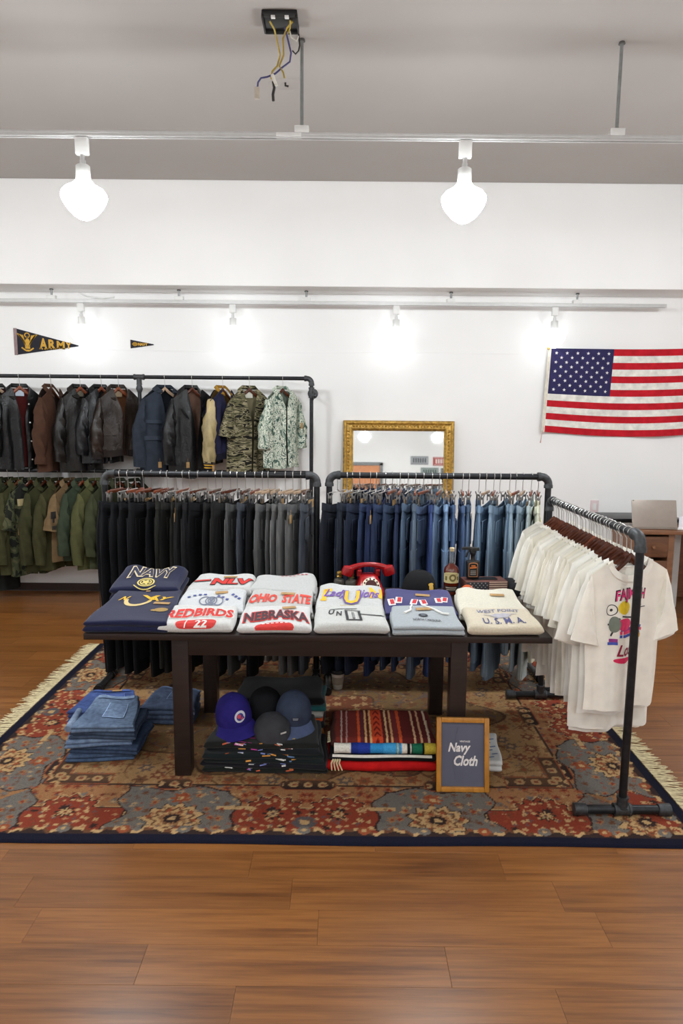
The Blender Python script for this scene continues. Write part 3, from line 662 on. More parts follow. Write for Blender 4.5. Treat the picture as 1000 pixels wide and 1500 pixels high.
# ------------------------------------------------------------------ jeans
def jeans_shapes(seed, L):
    r = np.random.RandomState(seed); N = 26; A = np.linspace(0, 2 * PI, N, endpoint=False)
    def ring(cx, w, th, z, ph, amp, droop=0.0, tw=0.0):
        e = .72; X = w * np.sign(np.cos(A)) * np.abs(np.cos(A)) ** e; Y = th * np.sign(np.sin(A)) * np.abs(np.sin(A)) ** e
        Y = Y + amp * np.sin(X / w * 3.6 + ph) * (1 - (X / w) ** 2)
        x2 = X * math.cos(tw) - Y * math.sin(tw); y2 = X * math.sin(tw) + Y * math.cos(tw)
        return np.stack([cx + x2, y2, z - droop * (1 - (X / w) ** 2)], 1)
    ph = r.uniform(0, 6)
    prof = [(-.034, .188, .0125), (-.045, .192, .013), (-.09, .20, .016), (-.15, .212, .020), (-.21, .218, .021), (-.27, .22, .021), (-.32, .216, .019)]
    body = loft([ring(0, w, th, z, ph + z * 4, .004, .030 * (1 + z / .33)) for z, w, th in prof], False, True)
    legs = []
    for s in (-1, 1):
        q = r.uniform(-.25, .25); p2 = r.uniform(0, 6); lo = r.uniform(-.012, .012); rings = []
        for k, f in enumerate(np.linspace(0, 1, 11)):
            z = -.27 - (L - .27) * f + (lo if f > .9 else 0)
            rings.append(ring(s * (.108 - .012 * f), .108 - .020 * f + .004 * math.sin(f * 9 + p2), .019 + .004 * math.sin(f * 7 + p2), z, p2 + f * 3, .006 * f, 0, q * f * .35))
        legs.append(loft(rings, True, False))
    band = loft([ring(0, w, th, z, ph, .003, .030) for z, w, th in ((.004, .186, .0135), (.004, .190, .0165), (-.018, .191, .0168), (-.040, .193, .0165), (-.040, .188, .013))], False, False)
    def pocket(cx):
        P = [(-.06, .07), (.06, .07), (.06, -.05), (0, -.078), (-.06, -.05)]
        return tr(poly(P, .004), (cx, -.0225, -.165))
    seam = cat(tube([(.216, 0, -.09), (.221, 0, -.27), (.212, 0, -L * .6), (.188, 0, -L + .02)], .0022, 5), tube([(-.216, 0, -.09), (-.221, 0, -.27), (-.212, 0, -L * .6), (-.188, 0, -L + .02)], .0022, 5))
    return dict(body=cat(body, *legs), band=band, pocket=[pocket(-.10), pocket(.10)], seam=seam, patch=tr(box(0, 0, 0, .075, .003, .05, .001), (.115, -.0185, -.028)))
JV = []
for k, L in enumerate((.96, 1.03, .91, 1.07, 1.0)):
    S = jeans_shapes(100 + k, L); d = {}
    for nm in ('body', 'band', 'seam', 'patch'):
        d[nm] = me({'body': 'jeans', 'band': 'waistband', 'seam': 'side_seam', 'patch': 'leather_patch'}[nm], S[nm]); d[nm].materials.append({'body': DENIM, 'band': DENIM, 'seam': DENIM, 'patch': KRAFT}[nm])
    d['pocket'] = [me('back_pocket', p, False) for p in S['pocket']]
    for p in d['pocket']: p.materials.append(DENIM)
    JV.append(d)
TAGP = me('price_tag', cat(box(0, 0, -.045, .03, .0015, .05, .0003), tube([(0, 0, .01), (0, 0, -.022)], .0008, 4))); TAGP.materials.append(KRAFT)
def jeans(label, x, y, z, rz, col, v, group, patch, tagged=False):
    d = JV[v]; o = ob('jeans', d['body'], None, None, (x, y, z), (0, 0, rz)); tag(o, label, 'jeans', group)
    o.color = (*lin(col), 1)
    c2 = tuple(min(255, q * 1.05 + 3) for q in col); c3 = tuple(min(255, q * 1.14 + 8) for q in col)
    ob('waistband', d['band'], None, o, color=c2); ob('side_seam', d['seam'], None, o, color=c3)
    for p in d['pocket']: ob('back_pocket', p, None, o, color=c2)
    if patch: ob('leather_patch', d['patch'], None, o)
    if tagged: ob('price_tag', TAGP, None, o, (-.19, -.02, -.04))
    return o
# black to grey rack
n = 26; xs = np.linspace(-1.375, -.205, n)
for k in range(n):
    f = k / (n - 1)
    if f < .25: c = (24, 25, 28)
    elif f < .62: c = (28 + 8 * random.random(),) * 2 + (31 + 8 * random.random(),)
    else: c = (78 + 36 * (f - .62) / .38 + random.uniform(-14, 8),) * 3
    if k in (5, 12, 18, 19): c = (20, 20, 23)
    if k in (17, 25): c = (70, 74, 82)
    nm = 'black' if c[0] < 38 else 'faded grey'
    rz = math.radians(76 + random.uniform(-12, 9)); x = xs[k] + random.uniform(-.011, .011); y = 4.10 + random.uniform(-.01, .01)
    tone = 'red' if k in (0, 3, 4, 6, 9, 18) else ('pale' if k >= 19 and k < 25 else ('dark' if k % 2 else 'chrome'))
    pants_hanger('clip hanger on the %s jeans from the wall rack end, black jeans rack' % ORD[k], x, y, ZR, rz, tone, 'clip hangers on the black jeans rack')
    jeans('%s jeans, %s along from the pennant end of the black jeans rack' % (nm, ORD[k]), x, y, ZR - .145 - random.uniform(0, .012), rz, c, random.randrange(5), 'black and grey jeans on the rack', k % 3 == 0, k in (9, 24))
# blue rack: dark indigo to pale wash
n = 27; xs = np.linspace(-.025, 1.19, n)
pal = [(30, 33, 44), (34, 39, 52), (36, 44, 62), (38, 45, 66), (42, 54, 86), (34, 44, 78), (44, 56, 88), (50, 64, 92), (40, 50, 80), (66, 82, 108), (70, 82, 102), (62, 76, 106), (48, 62, 108), (80, 98, 128), (98, 122, 160), (72, 92, 130), (64, 82, 118), (84, 104, 138), (104, 128, 162), (84, 104, 134), (110, 130, 158), (96, 116, 144), (116, 134, 158), (104, 126, 156), (126, 144, 168), (156, 170, 184), (206, 204, 196)]
for k in range(n):
    nm = 'dark indigo' if k < 9 else ('mid-blue' if k < 17 else ('light-wash blue' if k < 26 else 'off-white'))
    rz = math.radians(-66 + random.uniform(-7, 7)) if False else math.radians(75 + random.uniform(-13, 9))
    x = xs[k] + random.uniform(-.011, .011); y = 4.10 + random.uniform(-.01, .01)
    tone = 'chrome' if k < 7 else ('red' if k % 3 else 'chrome'); tone = 'pale' if k in (14, 19, 22, 24) else tone
    pants_hanger('clip hanger on the %s jeans along the blue jeans rack' % ORD[k], x, y, ZR + .003, rz, tone, 'clip hangers on the blue jeans rack')
    jeans('%s jeans, %s along from the black jeans on the blue jeans rack' % (nm, ORD[k]), x, y, ZR - .142 - random.uniform(0, .014), rz, tuple(min(235, q * (1.1 if k < 9 else (1.26 if k < 17 else 1.14)) * g_) for q, g_ in zip(pal[k], (1.02, 1.0, .93))), random.randrange(5), 'blue jeans on the rack', k % 2 == 0, k == 5)
# ------------------------------------------------------------------ upper-body garments (origin = rail centre, hanger drops below it; front faces -Y)
def sm(x): x = np.clip(x, 0, 1); return x * x * (3 - 2 * x)
class Garment:
    def __init__(g, sh=.19, zn=-.105, zs=-.165, nk=.085, ch=.19, hh=.18, L=.78, th=.03, neck=.065, seed=0, fold=.008, curl=.02, backneck=.018, hemw=.006):
        g.__dict__.update(locals()); g.r = np.random.RandomState(seed); g.ph = g.r.uniform(0, 6, 6); g.k = g.r.uniform(.8, 1.25, 3)
    def ztop(g, x, front=True):
        a = np.abs(x); zz = g.zn + (g.zs - g.zn) * np.clip((a - g.nk) / (g.sh - g.nk), 0, 1.3) ** 1.1
        dip = (g.neck if front else g.backneck) * np.sqrt(np.clip(1 - (a / g.nk) ** 2, 0, 1))
        return np.where(a < g.nk, g.zn - dip, zz)
    def hw(g, v): return g.sh + (g.ch - g.sh) * sm(v / .3) + (g.hh - g.ch) * sm((v - .3) / .7)
    def surf(g, u, v, front=True):
        x0 = g.sh * u; zt = g.ztop(x0, front); x = g.hw(v) * u
        x = x + .006 * np.sin(v * 7 + g.ph[0]) * v
        zb = -g.L + g.hemw * np.sin(u * 5 + g.ph[1])
        z = zt + v * (zb - zt)
        ed = np.sqrt(np.clip(1 - np.abs(u) ** 4, 0, 1)); grow = .6 + .4 * sm(v / .22)
        f = g.fold * sm(v / .35) * (np.sin(u * 6.5 * g.k[0] + g.ph[2] + v * 1.2) + .6 * np.sin(u * 13 * g.k[1] + g.ph[3] - v * 2))
        y = (-1 if front else 1) * (g.th * ed * grow) + f * ed + g.curl * u ** 2 * sm(v / .2)
        return np.stack([x, y, z], 1)
    def panel(g, front=True, u0=-1.0, u1=1.0, nu=25, nv=22, gap=None, inset=0.0):
        def fn(a, b):
            if gap is None: u = u0 + (u1 - u0) * a
            else:
                gg = gap(b); u = np.where(np.ones_like(a) * (u1 > 0), gg + (1 - gg) * a, -1 + (1 - gg) * a)
            p = g.surf(u, b, front)
            if inset: p[:, 1] -= inset * (1 if not front else -1)
            return p
        s = grid(fn, nu, nv); return s if front else (s[0], [q[::-1] for q in s[1]])
    def at(g, x, z):
        """front surface point for a flat drawing coordinate"""
        v = np.full_like(x, .4)
        for _ in range(6):
            u = np.clip(x / g.hw(v), -1, 1); zt = g.ztop(g.sh * u); v = np.clip((z - zt) / (-g.L - zt), 0, 1)
        return g.surf(np.clip(x / g.hw(v), -1, 1), v)
def flat_sleeve(AB, ts, seg=16, wr=.003, seed=0):
    """AB: list of ((xA,zA),(xB,zB)) outer and inner edge points; ts: half thickness"""
    r = np.random.RandomState(seed); ph = r.uniform(0, 6); A_, B_, T_ = [], [], []
    m_ = 4
    for i in range(len(AB) - 1):
        for k in range(m_):
            f = k / m_; A_.append(np.array(AB[i][0]) * (1 - f) + np.array(AB[i + 1][0]) * f); B_.append(np.array(AB[i][1]) * (1 - f) + np.array(AB[i + 1][1]) * f); T_.append(ts[i] * (1 - f) + ts[i + 1] * f)
    A_.append(np.array(AB[-1][0])); B_.append(np.array(AB[-1][1])); T_.append(ts[-1]); rings = []
    al = np.linspace(0, 2 * PI, seg, endpoint=False)
    for i, (a, b, th) in enumerate(zip(A_, B_, T_)):
        m0 = (a + b) / 2; h = (a - b) / 2; c, s = np.cos(al), np.sin(al)
        wob = 1 + .10 * math.sin(i * 1.9 + ph) + .05 * math.sin(i * 3.7 + ph)
        y = th * wob * np.sign(s) * np.abs(s) ** .85 + wr * np.sin(al * 3 + i * .8 + ph)
        rings.append(np.stack([m0[0] + h[0] * c, y, m0[1] + h[1] * c], 1))
    return loft(rings, True, False)
def mirror_x(s): v = np.array(s[0], float); v[:, 0] *= -1; return v, [q[::-1] for q in s[1]]
def collar_band(g, w=.02, stand=.004, seg=28):
    """ribbed neckband following the neck opening, front and back"""
    rings = []
    for k in range(seg):
        q = 2 * PI * k / seg; x = g.nk * math.cos(q); fr = math.sin(q) < 0
        dip = (g.neck if fr else g.backneck) * abs(math.sin(q)); z = g.zn - dip; y = g.th * .45 * math.sin(q) * 1.3
        rings.append((x, y, z))
    c = np.array(rings); n = len(c); out = []
    rad = c - np.array((0, 0, g.zn + .02)); rad /= np.linalg.norm(rad, axis=1)[:, None]
    V = np.vstack([c - rad * .002 + [0, 0, stand], c + rad * w * .5 + np.array([0, 1, 0]) * np.sign(c[:, 1:2]) * .003, c + rad * w + np.array([0, 1, 0]) * np.sign(c[:, 1:2]) * .002])
    f = [(i * n + j, i * n + (j + 1) % n, (i + 1) * n + (j + 1) % n, (i + 1) * n + j) for i in range(2) for j in range(n)]
    return thick((V, f), .003)
TEE_V = []
for k in range(5):
    g = Garment(L=.745 + .018 * k, seed=40 + k, th=.013, fold=.0085, curl=.018, ch=.187, hh=.176 + .006 * (k % 3), nk=.092, neck=.068, zn=-.113, backneck=.034)
    drop = (.0, .015, -.01, .02, .008)[k]
    AB = [((.186, -.160), (.168, -.355)), ((.215, -.235), (.155, -.385)), ((.246, -.335 - drop), (.142, -.425)), ((.268, -.425 - drop), (.130, -.462 - drop))]
    sl = flat_sleeve(AB, [.012, .014, .015, .016], 14, .003, k)
    hem = None
    d = dict(body=me('body', cat(g.panel(True), g.panel(False))), sl=me('sleeve', sl), sr=me('sleeve', mirror_x(sl)), col=me('neckband', collar_band(g)), g=g)
    for q in ('body', 'sl', 'sr', 'col'): d[q].materials.append(COTTON)
    TEE_V.append(d)
NT_ = 29; ys = np.linspace(2.735, 3.755, NT_)
for k in range(NT_):
    y = ys[k] + random.uniform(-.004, .004); rz = math.radians(14 + random.uniform(-5, 5)); d = TEE_V[0 if k == 0 else random.randrange(1, 5)]
    col = (246, 241, 229) if k == 0 else random.choice([(244, 240, 230), (240, 236, 226), (248, 246, 240), (236, 230, 216), (246, 242, 234)])
    lab = 'white t-shirt with colourful cartoon-style print, front of the t-shirt rack' if k == 0 else 'plain white t-shirt, %s back from the near end of the t-shirt rack' % ORD[k]
    if k == 0: lab = 'cream t-shirt with pink lettering and colourful print, frontmost on the t-shirt rack'
    x = TX + random.uniform(-.004, .004)
    coat_hanger('dark wooden hanger, %s back from the near end of the t-shirt rack' % ORD[k], x, y, TZ, rz, 'dark' if k != 11 else 'red', 'hangers on the t-shirt rack')
    o = thing('t_shirt', lab, 't-shirt', (x, y, TZ), rz, 'white t-shirts on the rack')
    o.scale = (random.uniform(.97, 1.04), 1, 1 if k == 0 else random.uniform(.97, 1.07))
    if k in (3, 4): o.scale = (1.0, 1, 1.09)
    for q, nm in (('body', 'body'), ('sl', 'sleeve'), ('sr', 'sleeve'), ('col', 'neckband')): ob(nm, d[q], None, o, color=col)
    if k == 0:
        G = d['g']
        def tee_print(nm, s, c, off=.0018):
            v, f = cut2d(s, .022); p = G.at(v[:, 0], v[:, 1]); p[:, 1] -= off
            return ob(nm, (p, f), PAINT, o, color=c, smooth=False)
        cx = .006
        tx_ = text2d('FAJMAH', .06, .012)
        tee_print('lettering', fit2d(arch2d(fit2d(text2d('FAJMAH', .06, .05), .148, .052), .008), .150, .062, (cx, -.255)), (38, 18, 30))
        tee_print('lettering', fit2d(arch2d(fit2d(tx_, .140, .044), .008), .142, .054, (cx, -.255)), (238, 62, 132), .0028)
        tee_print('print_shape', cat2d(disc2d(cx - .085, -.315, .024, r0=.86), disc2d(cx - .085, -.315, .006), rect2d(cx - .062, -.36, .03, .008, .9), rect2d(cx - .075, -.385, .05, .007, -.5), rect2d(cx + .03, -.305, .05, .005, .1), rect2d(cx + .055, -.312, .06, .004, -.05), rect2d(cx - .02, -.345, .05, .006, -.2), rect2d(cx - .075, -.41, .03, .007, 1.2)), (52, 52, 56))
        tee_print('print_shape', disc2d(cx - .035, -.305, .026, .028), (240, 206, 40))
        tee_print('print_shape', disc2d(cx - .07, -.375, .022, .034), (120, 128, 116), .0026)
        tee_print('print_shape', cat2d(disc2d(cx - .03, -.375, .034, .026), rect2d(cx - .02, -.41, .06, .014), rect2d(cx + .055, -.405, .034, .012, -.3)), (232, 58, 110))
        tee_print('print_shape', cat2d(rect2d(cx - .02, -.425, .06, .012), rect2d(cx + .05, -.392, .034, .012, -.3), rect2d(cx - .075, -.455, .04, .012), rect2d(cx + .045, -.418, .03, .010, -.3)), (66, 86, 178))
        tee_print('print_shape', cat2d(rect2d(cx - .072, -.442, .032, .014), rect2d(cx - .02, -.397, .055, .012)), (150, 52, 130))
        tee_print('print_shape', disc2d(cx + .045, -.432, .020, .014), (222, 176, 50))
        tee_print('lettering', fit2d(text2d('Los', .06, .02, .35), .075, .05, (cx - .02, -.485)), (150, 24, 60))
        tee_print('print_shape', disc2d(cx - .03, -.528, .038, .012), (226, 40, 92))

# ------------------------------------------------------------------ jackets
def jacket(name, label, cat_, hook, rail_z, rz, shell, col, L=.74, lining=(60, 30, 28), collar=(.05, .12), gap0=.03, gap1=.03, vlen=.34, cuff=None, sleeve_col=None, sleeve_mat=None, wide=1.0, thk=.06, seed=0, hem=None, pockets=(), buttons=None, label_patch=None, tone='red', group='jackets on the wall rack', slen=.70, short=False, zip_=False, collar_col=None, tag_at=None, patches=(), hood=False, y=None):
    y = JY if y is None else y; wide *= .90; rz += .12
    coat_hanger('%s hanger inside the %s' % ({'red': 'reddish', 'dark': 'dark', 'pale': 'pale'}[tone], ' '.join(label.split(',')[0].split()[:12])), hook, y, rail_z, rz, tone, 'hangers on the wall rack', .0165)
    o = thing(name, label, cat_, (hook, y, rail_z), rz, group)
    g = Garment(sh=.205 * wide, zn=-.10, zs=-.192, nk=.072, ch=.225 * wide, hh=.225 * wide, L=L, th=thk, neck=.03, seed=seed, fold=.013, curl=.03, backneck=.01)
    gp = lambda b: np.where(b < vlen, gap1 + (g.nk / g.sh * .9 - gap1) * np.clip(1 - b / vlen, 0, 1) ** 1.2, gap1 + (gap0 - gap1) * np.clip((b - vlen) / (1 - vlen), 0, 1))
    K = dict(color=col)
    ob('back_panel', g.panel(False), shell, o, **K)
    for u1 in (-1, 1): ob('front_panel', thick(g.panel(True, -1 if u1 < 0 else 0, u1, 15, 22, gp), .004), shell, o, **K)
    lin_s = g.panel(False, nu=13, nv=14, inset=.008); ob('lining', (lin_s[0] * np.array((.93, 1, .985)) , [q[::-1] for q in lin_s[1]]), CLOTH, o, color=lining)
    s_ = wide
    if short: AB = [((.198 * s_, -.184), (.180 * s_, -.39)), ((.25 * s_, -.285), (.175 * s_, -.42)), ((.30 * s_, -.40), (.165 * s_, -.46)), ((.325 * s_, -.49), (.16 * s_, -.53))]; ts = [.05, .055, .055, .055]
    else:
        e = -slen; AB = [((.200 * s_, -.182), (.180 * s_, -.395)), ((.252 * s_, -.31), (.182 * s_, -.44)), ((.292 * s_, -.44), (.178 * s_, -.50)), ((.298 * s_, -.57), (.182 * s_, -.60)), ((.290 * s_, e), (.188 * s_, e - .012))]; ts = [.045, .055, .055, .050, .042]
    sl = flat_sleeve(AB, ts, 18, .010, seed)
    for S in (sl, mirror_x(sl)):
        q = ob('sleeve', S, sleeve_mat or shell, o, color=sleeve_col or col)
        if cuff and not short:
            e = -slen; cf = flat_sleeve([((.292 * s_, e + .012), (.186 * s_, e + .002)), ((.280 * s_, e - .055), (.194 * s_, e - .062))], [.043, .034], 18, .002, seed)
            cf = cf if S is sl else mirror_x(cf); ob('cuff', cf, CLOTH, q, color=cuff)
            if cuff == (26, 26, 40):
                for dz in (-.012, -.034):
                    c2 = flat_sleeve([((.290 * s_, e + dz), (.187 * s_, e + dz - .008)), ((.288 * s_, e + dz - .01), (.188 * s_, e + dz - .018))], [.0435, .042], 18, .002, seed)
                    ob('cuff_stripe', c2 if S is sl else mirror_x(c2), CLOTH, q, color=(208, 164, 62))
    # collar folded around the neck
    w, dz = collar
    def cf_(a, b):
        q = a * 2 - 1; th = q * PI * .80; R = g.nk * (1.0 + .0 * b)
        bx = R * np.sin(th); by = (thk * .75) * np.cos(th) - .012 * np.abs(q) ** 2; bz = g.zn + .012 - dz * np.clip(np.abs(q) - .42, 0, 1) / .58
        k = np.where(b < .5, 0, (b - .5) * 2); rise = np.where(b < .5, b * 2, 1) * .026
        rx, ry = np.sin(th), np.cos(th) * .8
        fl = w * k * (1 - .35 * np.clip(np.abs(q) - .9, 0, 1) * 10)
        return np.stack([bx + rx * fl * .8, by + ry * fl * .7, bz + rise - fl * .62], 1)
    ob('collar', thick(grid(cf_, 31, 7), .006), shell, o, color=collar_col or col)
    if hood:
        hd = lambda a, b: np.stack([(.10 + .035 * np.sin(b * PI)) * np.sin((a * 2 - 1) * 1.9), .03 + .075 * np.cos((a * 2 - 1) * 1.4) * (.5 + .6 * np.sin(b * PI)), -.075 - .11 * b + .02 * np.sin(a * 14) * b - .05 * np.abs(a * 2 - 1)], 1)
        ob('hood', thick(grid(hd, 25, 9), .012), shell, o, color=col)
    def on_front(s2, off):
        v, f = cut2d(s2, .03); p = g.at(v[:, 0], v[:, 1]); p[:, 1] -= off; return p, f
    for (px, pz, pw, ph_) in pockets: ob('pocket', thick(on_front(rect2d(px, pz, pw, ph_), .010), -.008), shell, o, color=tuple(min(255, c * 1.12 + 3) for c in col))
    if buttons:
        for z in np.linspace(*buttons[:3]): ob('button', tr(tr(lathe([(.008, 0), (.008, .003), (.004, .005)], 10), rx=PI / 2), tuple(g.at(np.array([buttons[3]]), np.array([z]))[0] - np.array((0, .008, 0)))), CHROME if len(buttons) < 5 else BLACKP, o)
    if zip_: ob('zip', tube([tuple(g.at(np.array([.012]), np.array([z]))[0] - np.array((0, .006, 0))) for z in np.linspace(-.3, -L + .03, 10)], .003, 5), CHROME, o)
    if hem: ob('waistband', cat(*[thick(on_front(rect2d(x_, -L + .03, .16 * wide, .055), .007), -.006) for x_ in (-.11 * wide, .11 * wide)]), CLOTH, o, color=hem)
    if label_patch: ob('neck_label', box(0, .012, g.zn - .045, .07, .003, .05, .001), PAINT, o, color=label_patch)
    for (px, pz, pw, ph_, pc) in patches: ob('patch', on_front(rect2d(px, pz, pw, ph_), .012), PAINT, o, color=pc, smooth=False)
    if tag_at: ob('price_tag', TAGP, None, o, tag_at)
    return o
TIGER = m_camo('tiger_stripe_camo', [(0, (26, 24, 20)), (.40, (96, 92, 66)), (.50, (150, 140, 112)), (.565, (30, 28, 24)), (.66, (128, 120, 90))], 5.5, (1.2, 1.2, 5.0), 1.4)
DUCK = m_camo('pale_leaf_camo', [(0, (62, 84, 78)), (.36, (104, 124, 110)), (.43, (206, 210, 192)), (.50, (96, 118, 106)), (.545, (214, 216, 200)), (.63, (72, 92, 84))], 16, (1.1, 1.1, .8), 1.8)
BDU = m_camo('woodland_camo', [(0, (28, 30, 26)), (.42, (62, 68, 46)), (.52, (84, 84, 60)), (.6, (34, 36, 30))], 12, (1, 1, .8), .8)
D = math.radians
jacket('leather_jacket', 'black jacket on a pale hanger, cut off at the picture edge of the top rail', 'jacket', -2.985, JZ1, D(42), LEATHER, (24, 24, 26), L=.80, seed=1, tone='pale', zip_=True)
jacket('leather_jacket', 'black leather jacket with red lining and a white neck label', 'jacket', -2.785, JZ1, D(32), LEATHER, (26, 27, 29), L=.80, lining=(88, 30, 30), gap1=.08, gap0=.08, seed=2, label_patch=(196, 208, 222), buttons=(-.24, -.72, 4, .05), slen=.68, pockets=((.11, -.52, .10, .02),))
jacket('suede_jacket', 'brown suede jacket turned edge-on on the top rail', 'jacket', -2.514, JZ1, D(76), CLOTH, (70, 46, 34), L=.81, seed=3, lining=(40, 28, 24), collar=(.04, .1), tone='dark', slen=.74)
jacket('leather_jacket', 'plain dark brown-black leather jacket between the suede jacket and the studded one', 'jacket', -2.262, JZ1, D(45), LEATHER, (36, 32, 30), L=.81, seed=4, lining=(52, 44, 38), collar=(.06, .10), slen=.72, label_patch=(120, 112, 96), gap1=.08)
jacket('leather_jacket', 'glossy black leather jacket with silver snaps on its collar', 'jacket', -2.079, JZ1, D(48), LEATHER, (30, 31, 36), L=.74, seed=5, lining=(30, 28, 28), buttons=(-.20, -.26, 2, -.04), slen=.66, collar=(.06, .13), zip_=True)
jacket('leather_jacket', 'dark brown leather flight jacket with a flap pocket next to the rack post', 'jacket', -1.932, JZ1, D(38), LEATHER, (58, 45, 38), L=.68, seed=6, lining=(96, 58, 36), hem=(40, 32, 30), cuff=(36, 30, 28), gap1=.05, slen=.64, pockets=((-.11, -.45, .12, .09), (.11, -.45, .12, .09)), label_patch=(140, 120, 96))
jacket('parka', 'navy hooded parka with chest pockets', 'jacket', -1.532, JZ1, D(30), CLOTH, (44, 50, 60), L=.82, seed=7, lining=(22, 25, 32), tone='pale', hood=True, collar=(.05, .05), gap1=.10, gap0=.16, wide=1.12, slen=.76, pockets=((-.13, -.38, .13, .03), (-.13, -.52, .15, .035)), zip_=True, tag_at=(-.10, -.09, -.70), thk=.075)
jacket('leather_coat', 'long black leather coat with wide lapels and a hanging tag', 'coat', -1.297, JZ1, D(34), LEATHER, (38, 38, 40), L=.86, seed=8, lining=(112, 84, 70), collar=(.085, .26), gap1=.05, vlen=.55, slen=.74, tone='dark', tag_at=(-.10, -.08, -.70), buttons=(-.45, -.75, 3, .07, 1), wide=1.08)
jacket('varsity_jacket', 'navy varsity jacket with cream sleeves and gold striped trim', 'jacket', -1.033, JZ1, D(58), CLOTH, (36, 36, 62), L=.70, seed=9, lining=(120, 92, 48), sleeve_col=(226, 204, 150), sleeve_mat=LEATHER, cuff=(26, 26, 40), collar=(.035, .07), collar_col=(150, 112, 40), tone='dark', slen=.72, hem=(26, 26, 40), tag_at=(-.24, -.06, -.72))
jacket('camo_shirt', 'tan and black tiger-stripe camouflage shirt', 'shirt', -.803, JZ1, D(26), TIGER, (255, 255, 255), L=.82, seed=10, lining=(130, 122, 94), short=True, collar=(.05, .12), gap1=.04, tone='dark', label_patch=(214, 210, 196), thk=.045, pockets=((-.1, -.36, .1, .11), (.1, -.36, .1, .11)))
jacket('camo_shirt', 'pale green and white leaf camouflage shirt, nearest the rack corner', 'shirt', -.515, JZ1, D(40), DUCK, (255, 255, 255), L=.77, seed=11, lining=(120, 130, 116), collar=(.045, .10), gap1=.02, vlen=.2, tone='dark', slen=.60, thk=.045, tag_at=(.14, -.09, -.36))
LOWER = [(-3.02, (62, 74, 54), .90, 'dark green field jacket at the picture edge of the lower rail', 62, 'dark', CLOTH), (-2.93, (70, 80, 58), .86, 'deep olive shirt on a dark hanger, second on the lower rail', 60, 'dark', CLOTH), (-2.84, (92, 98, 68), .90, 'olive army shirt on a red hanger on the lower rail', 56, 'red', CLOTH), (-2.735, (50, 56, 44), .92, 'dark camouflage vest with a tan patch on the lower rail', 40, 'dark', BDU), (-2.61, (82, 88, 60), .88, 'olive overshirt between the camouflage vest and the plain olive shirt', 52, 'dark', CLOTH), (-2.49, (88, 92, 62), .86, 'plain olive army shirt beside the khaki shirt on the lower rail', 52, 'dark', CLOTH), (-2.385, (160, 140, 110), .78, 'khaki tan army shirt with dark sleeve patches on the lower rail', 56, 'dark', CLOTH), (-2.28, (80, 100, 86), .77, 'grey-green work shirt with a small round badge', 50, 'red', CLOTH), (-2.165, (116, 126, 88), .86, 'light olive army shirt next to the black jeans', 52, 'dark', CLOTH), (-2.06, (84, 96, 72), .84, 'dull green shirt half hidden behind the first black jeans', 55, 'dark', CLOTH), (-1.95, (70, 78, 60), .84, 'dark green shirt hanging behind the black jeans', 55, 'dark', CLOTH), (-1.82, (60, 66, 52), .84, 'last green shirt of the lower rail, behind the black jeans', 55, 'dark', CLOTH)]
for k, (x, c, L, lab, a, tone, mt) in enumerate(LOWER):
    kw = {}
    if k == 3: kw = dict(patches=((-.10, -.27, .075, .06, (176, 160, 116)), (-.12, -.50, .045, .11, (170, 140, 84))), pockets=((.10, -.30, .1, .1), (-.1, -.40, .1, .1)))
    if k == 7: kw = dict(patches=((-.10, -.36, .10, .03, (40, 48, 70)), (-.10, -.365, .028, .028, (190, 196, 200))))
    c = tuple(q * f_ for q, f_ in zip(c, (.70, .65, .58)))
    o = jacket('army_shirt', lab, 'shirt', x, JZ2, D(a), mt, c, L=L, seed=30 + k, lining=tuple(q * .55 for q in c), collar=(.05, .09), gap1=.03, vlen=.2, tone=tone, group='green shirts on the lower rail', slen=.72 if k not in (2, 4, 5, 8) else .80, thk=.042, short=(k in (3, 6)), **kw)
    if k == 6:
        for dz, w, h in ((-.36, .05, .06), (-.47, .035, .035), (-.40, .02, .05)): ob('sleeve_patch', box(-.245, -.056, dz, w, .003, h, .001), PAINT, o, color=(34, 32, 30), rot=(0, 0, .0))
# long dark coat reaching almost to the floor
jacket('long_coat', 'long dark coat hanging low at the picture edge below the green shirts', 'coat', -3.10, JZ2, D(30), CLOTH, (34, 36, 34), L=1.08, seed=60, lining=(20, 20, 20), collar=(.05, .1), tone='dark', group='green shirts on the lower rail', slen=.78, y=JY)
# ------------------------------------------------------------------ display table
TBX = -.097; TZT = .708
t = thing('display_table', 'dark brown wooden table with a long overhanging top board', 'table', (TBX, 3.29, 0))
ob('top_board', box(0, -.02, TZT - .0135, 2.028, .85, .027, .003), ESPRESSO, t)
hx0, hx1, hy0, hy1 = -.752 - TBX, .568 - TBX, 2.925 - 3.29, 3.665 - 3.29
LW = .074
for X in (hx0 + LW / 2, hx1 - LW / 2):
    for Y in (hy0 + LW / 2, hy1 - LW / 2): ob('leg', box(X, Y, .3345 + .006, LW, LW, .657, .003), ESPRESSO, t)
ob('apron', box((hx0 + hx1) / 2, hy0 + .014, .632, hx1 - hx0 - 2 * LW, .022, .094, .002), ESPRESSO, t); ob('apron', box((hx0 + hx1) / 2, hy1 - .014, .632, hx1 - hx0 - 2 * LW, .022, .094, .002), ESPRESSO, t)
ob('apron', box(hx0 + .014, (hy0 + hy1) / 2, .632, .022, hy1 - hy0 - 2 * LW, .094, .002), ESPRESSO, t); ob('apron', box(hx1 - .014, (hy0 + hy1) / 2, .632, .022, hy1 - hy0 - 2 * LW, .094, .002), ESPRESSO, t)
ob('under_top', box((hx0 + hx1) / 2, (hy0 + hy1) / 2, .675, hx1 - hx0 + .0, hy1 - hy0, .010, .002), ESPRESSO, t)

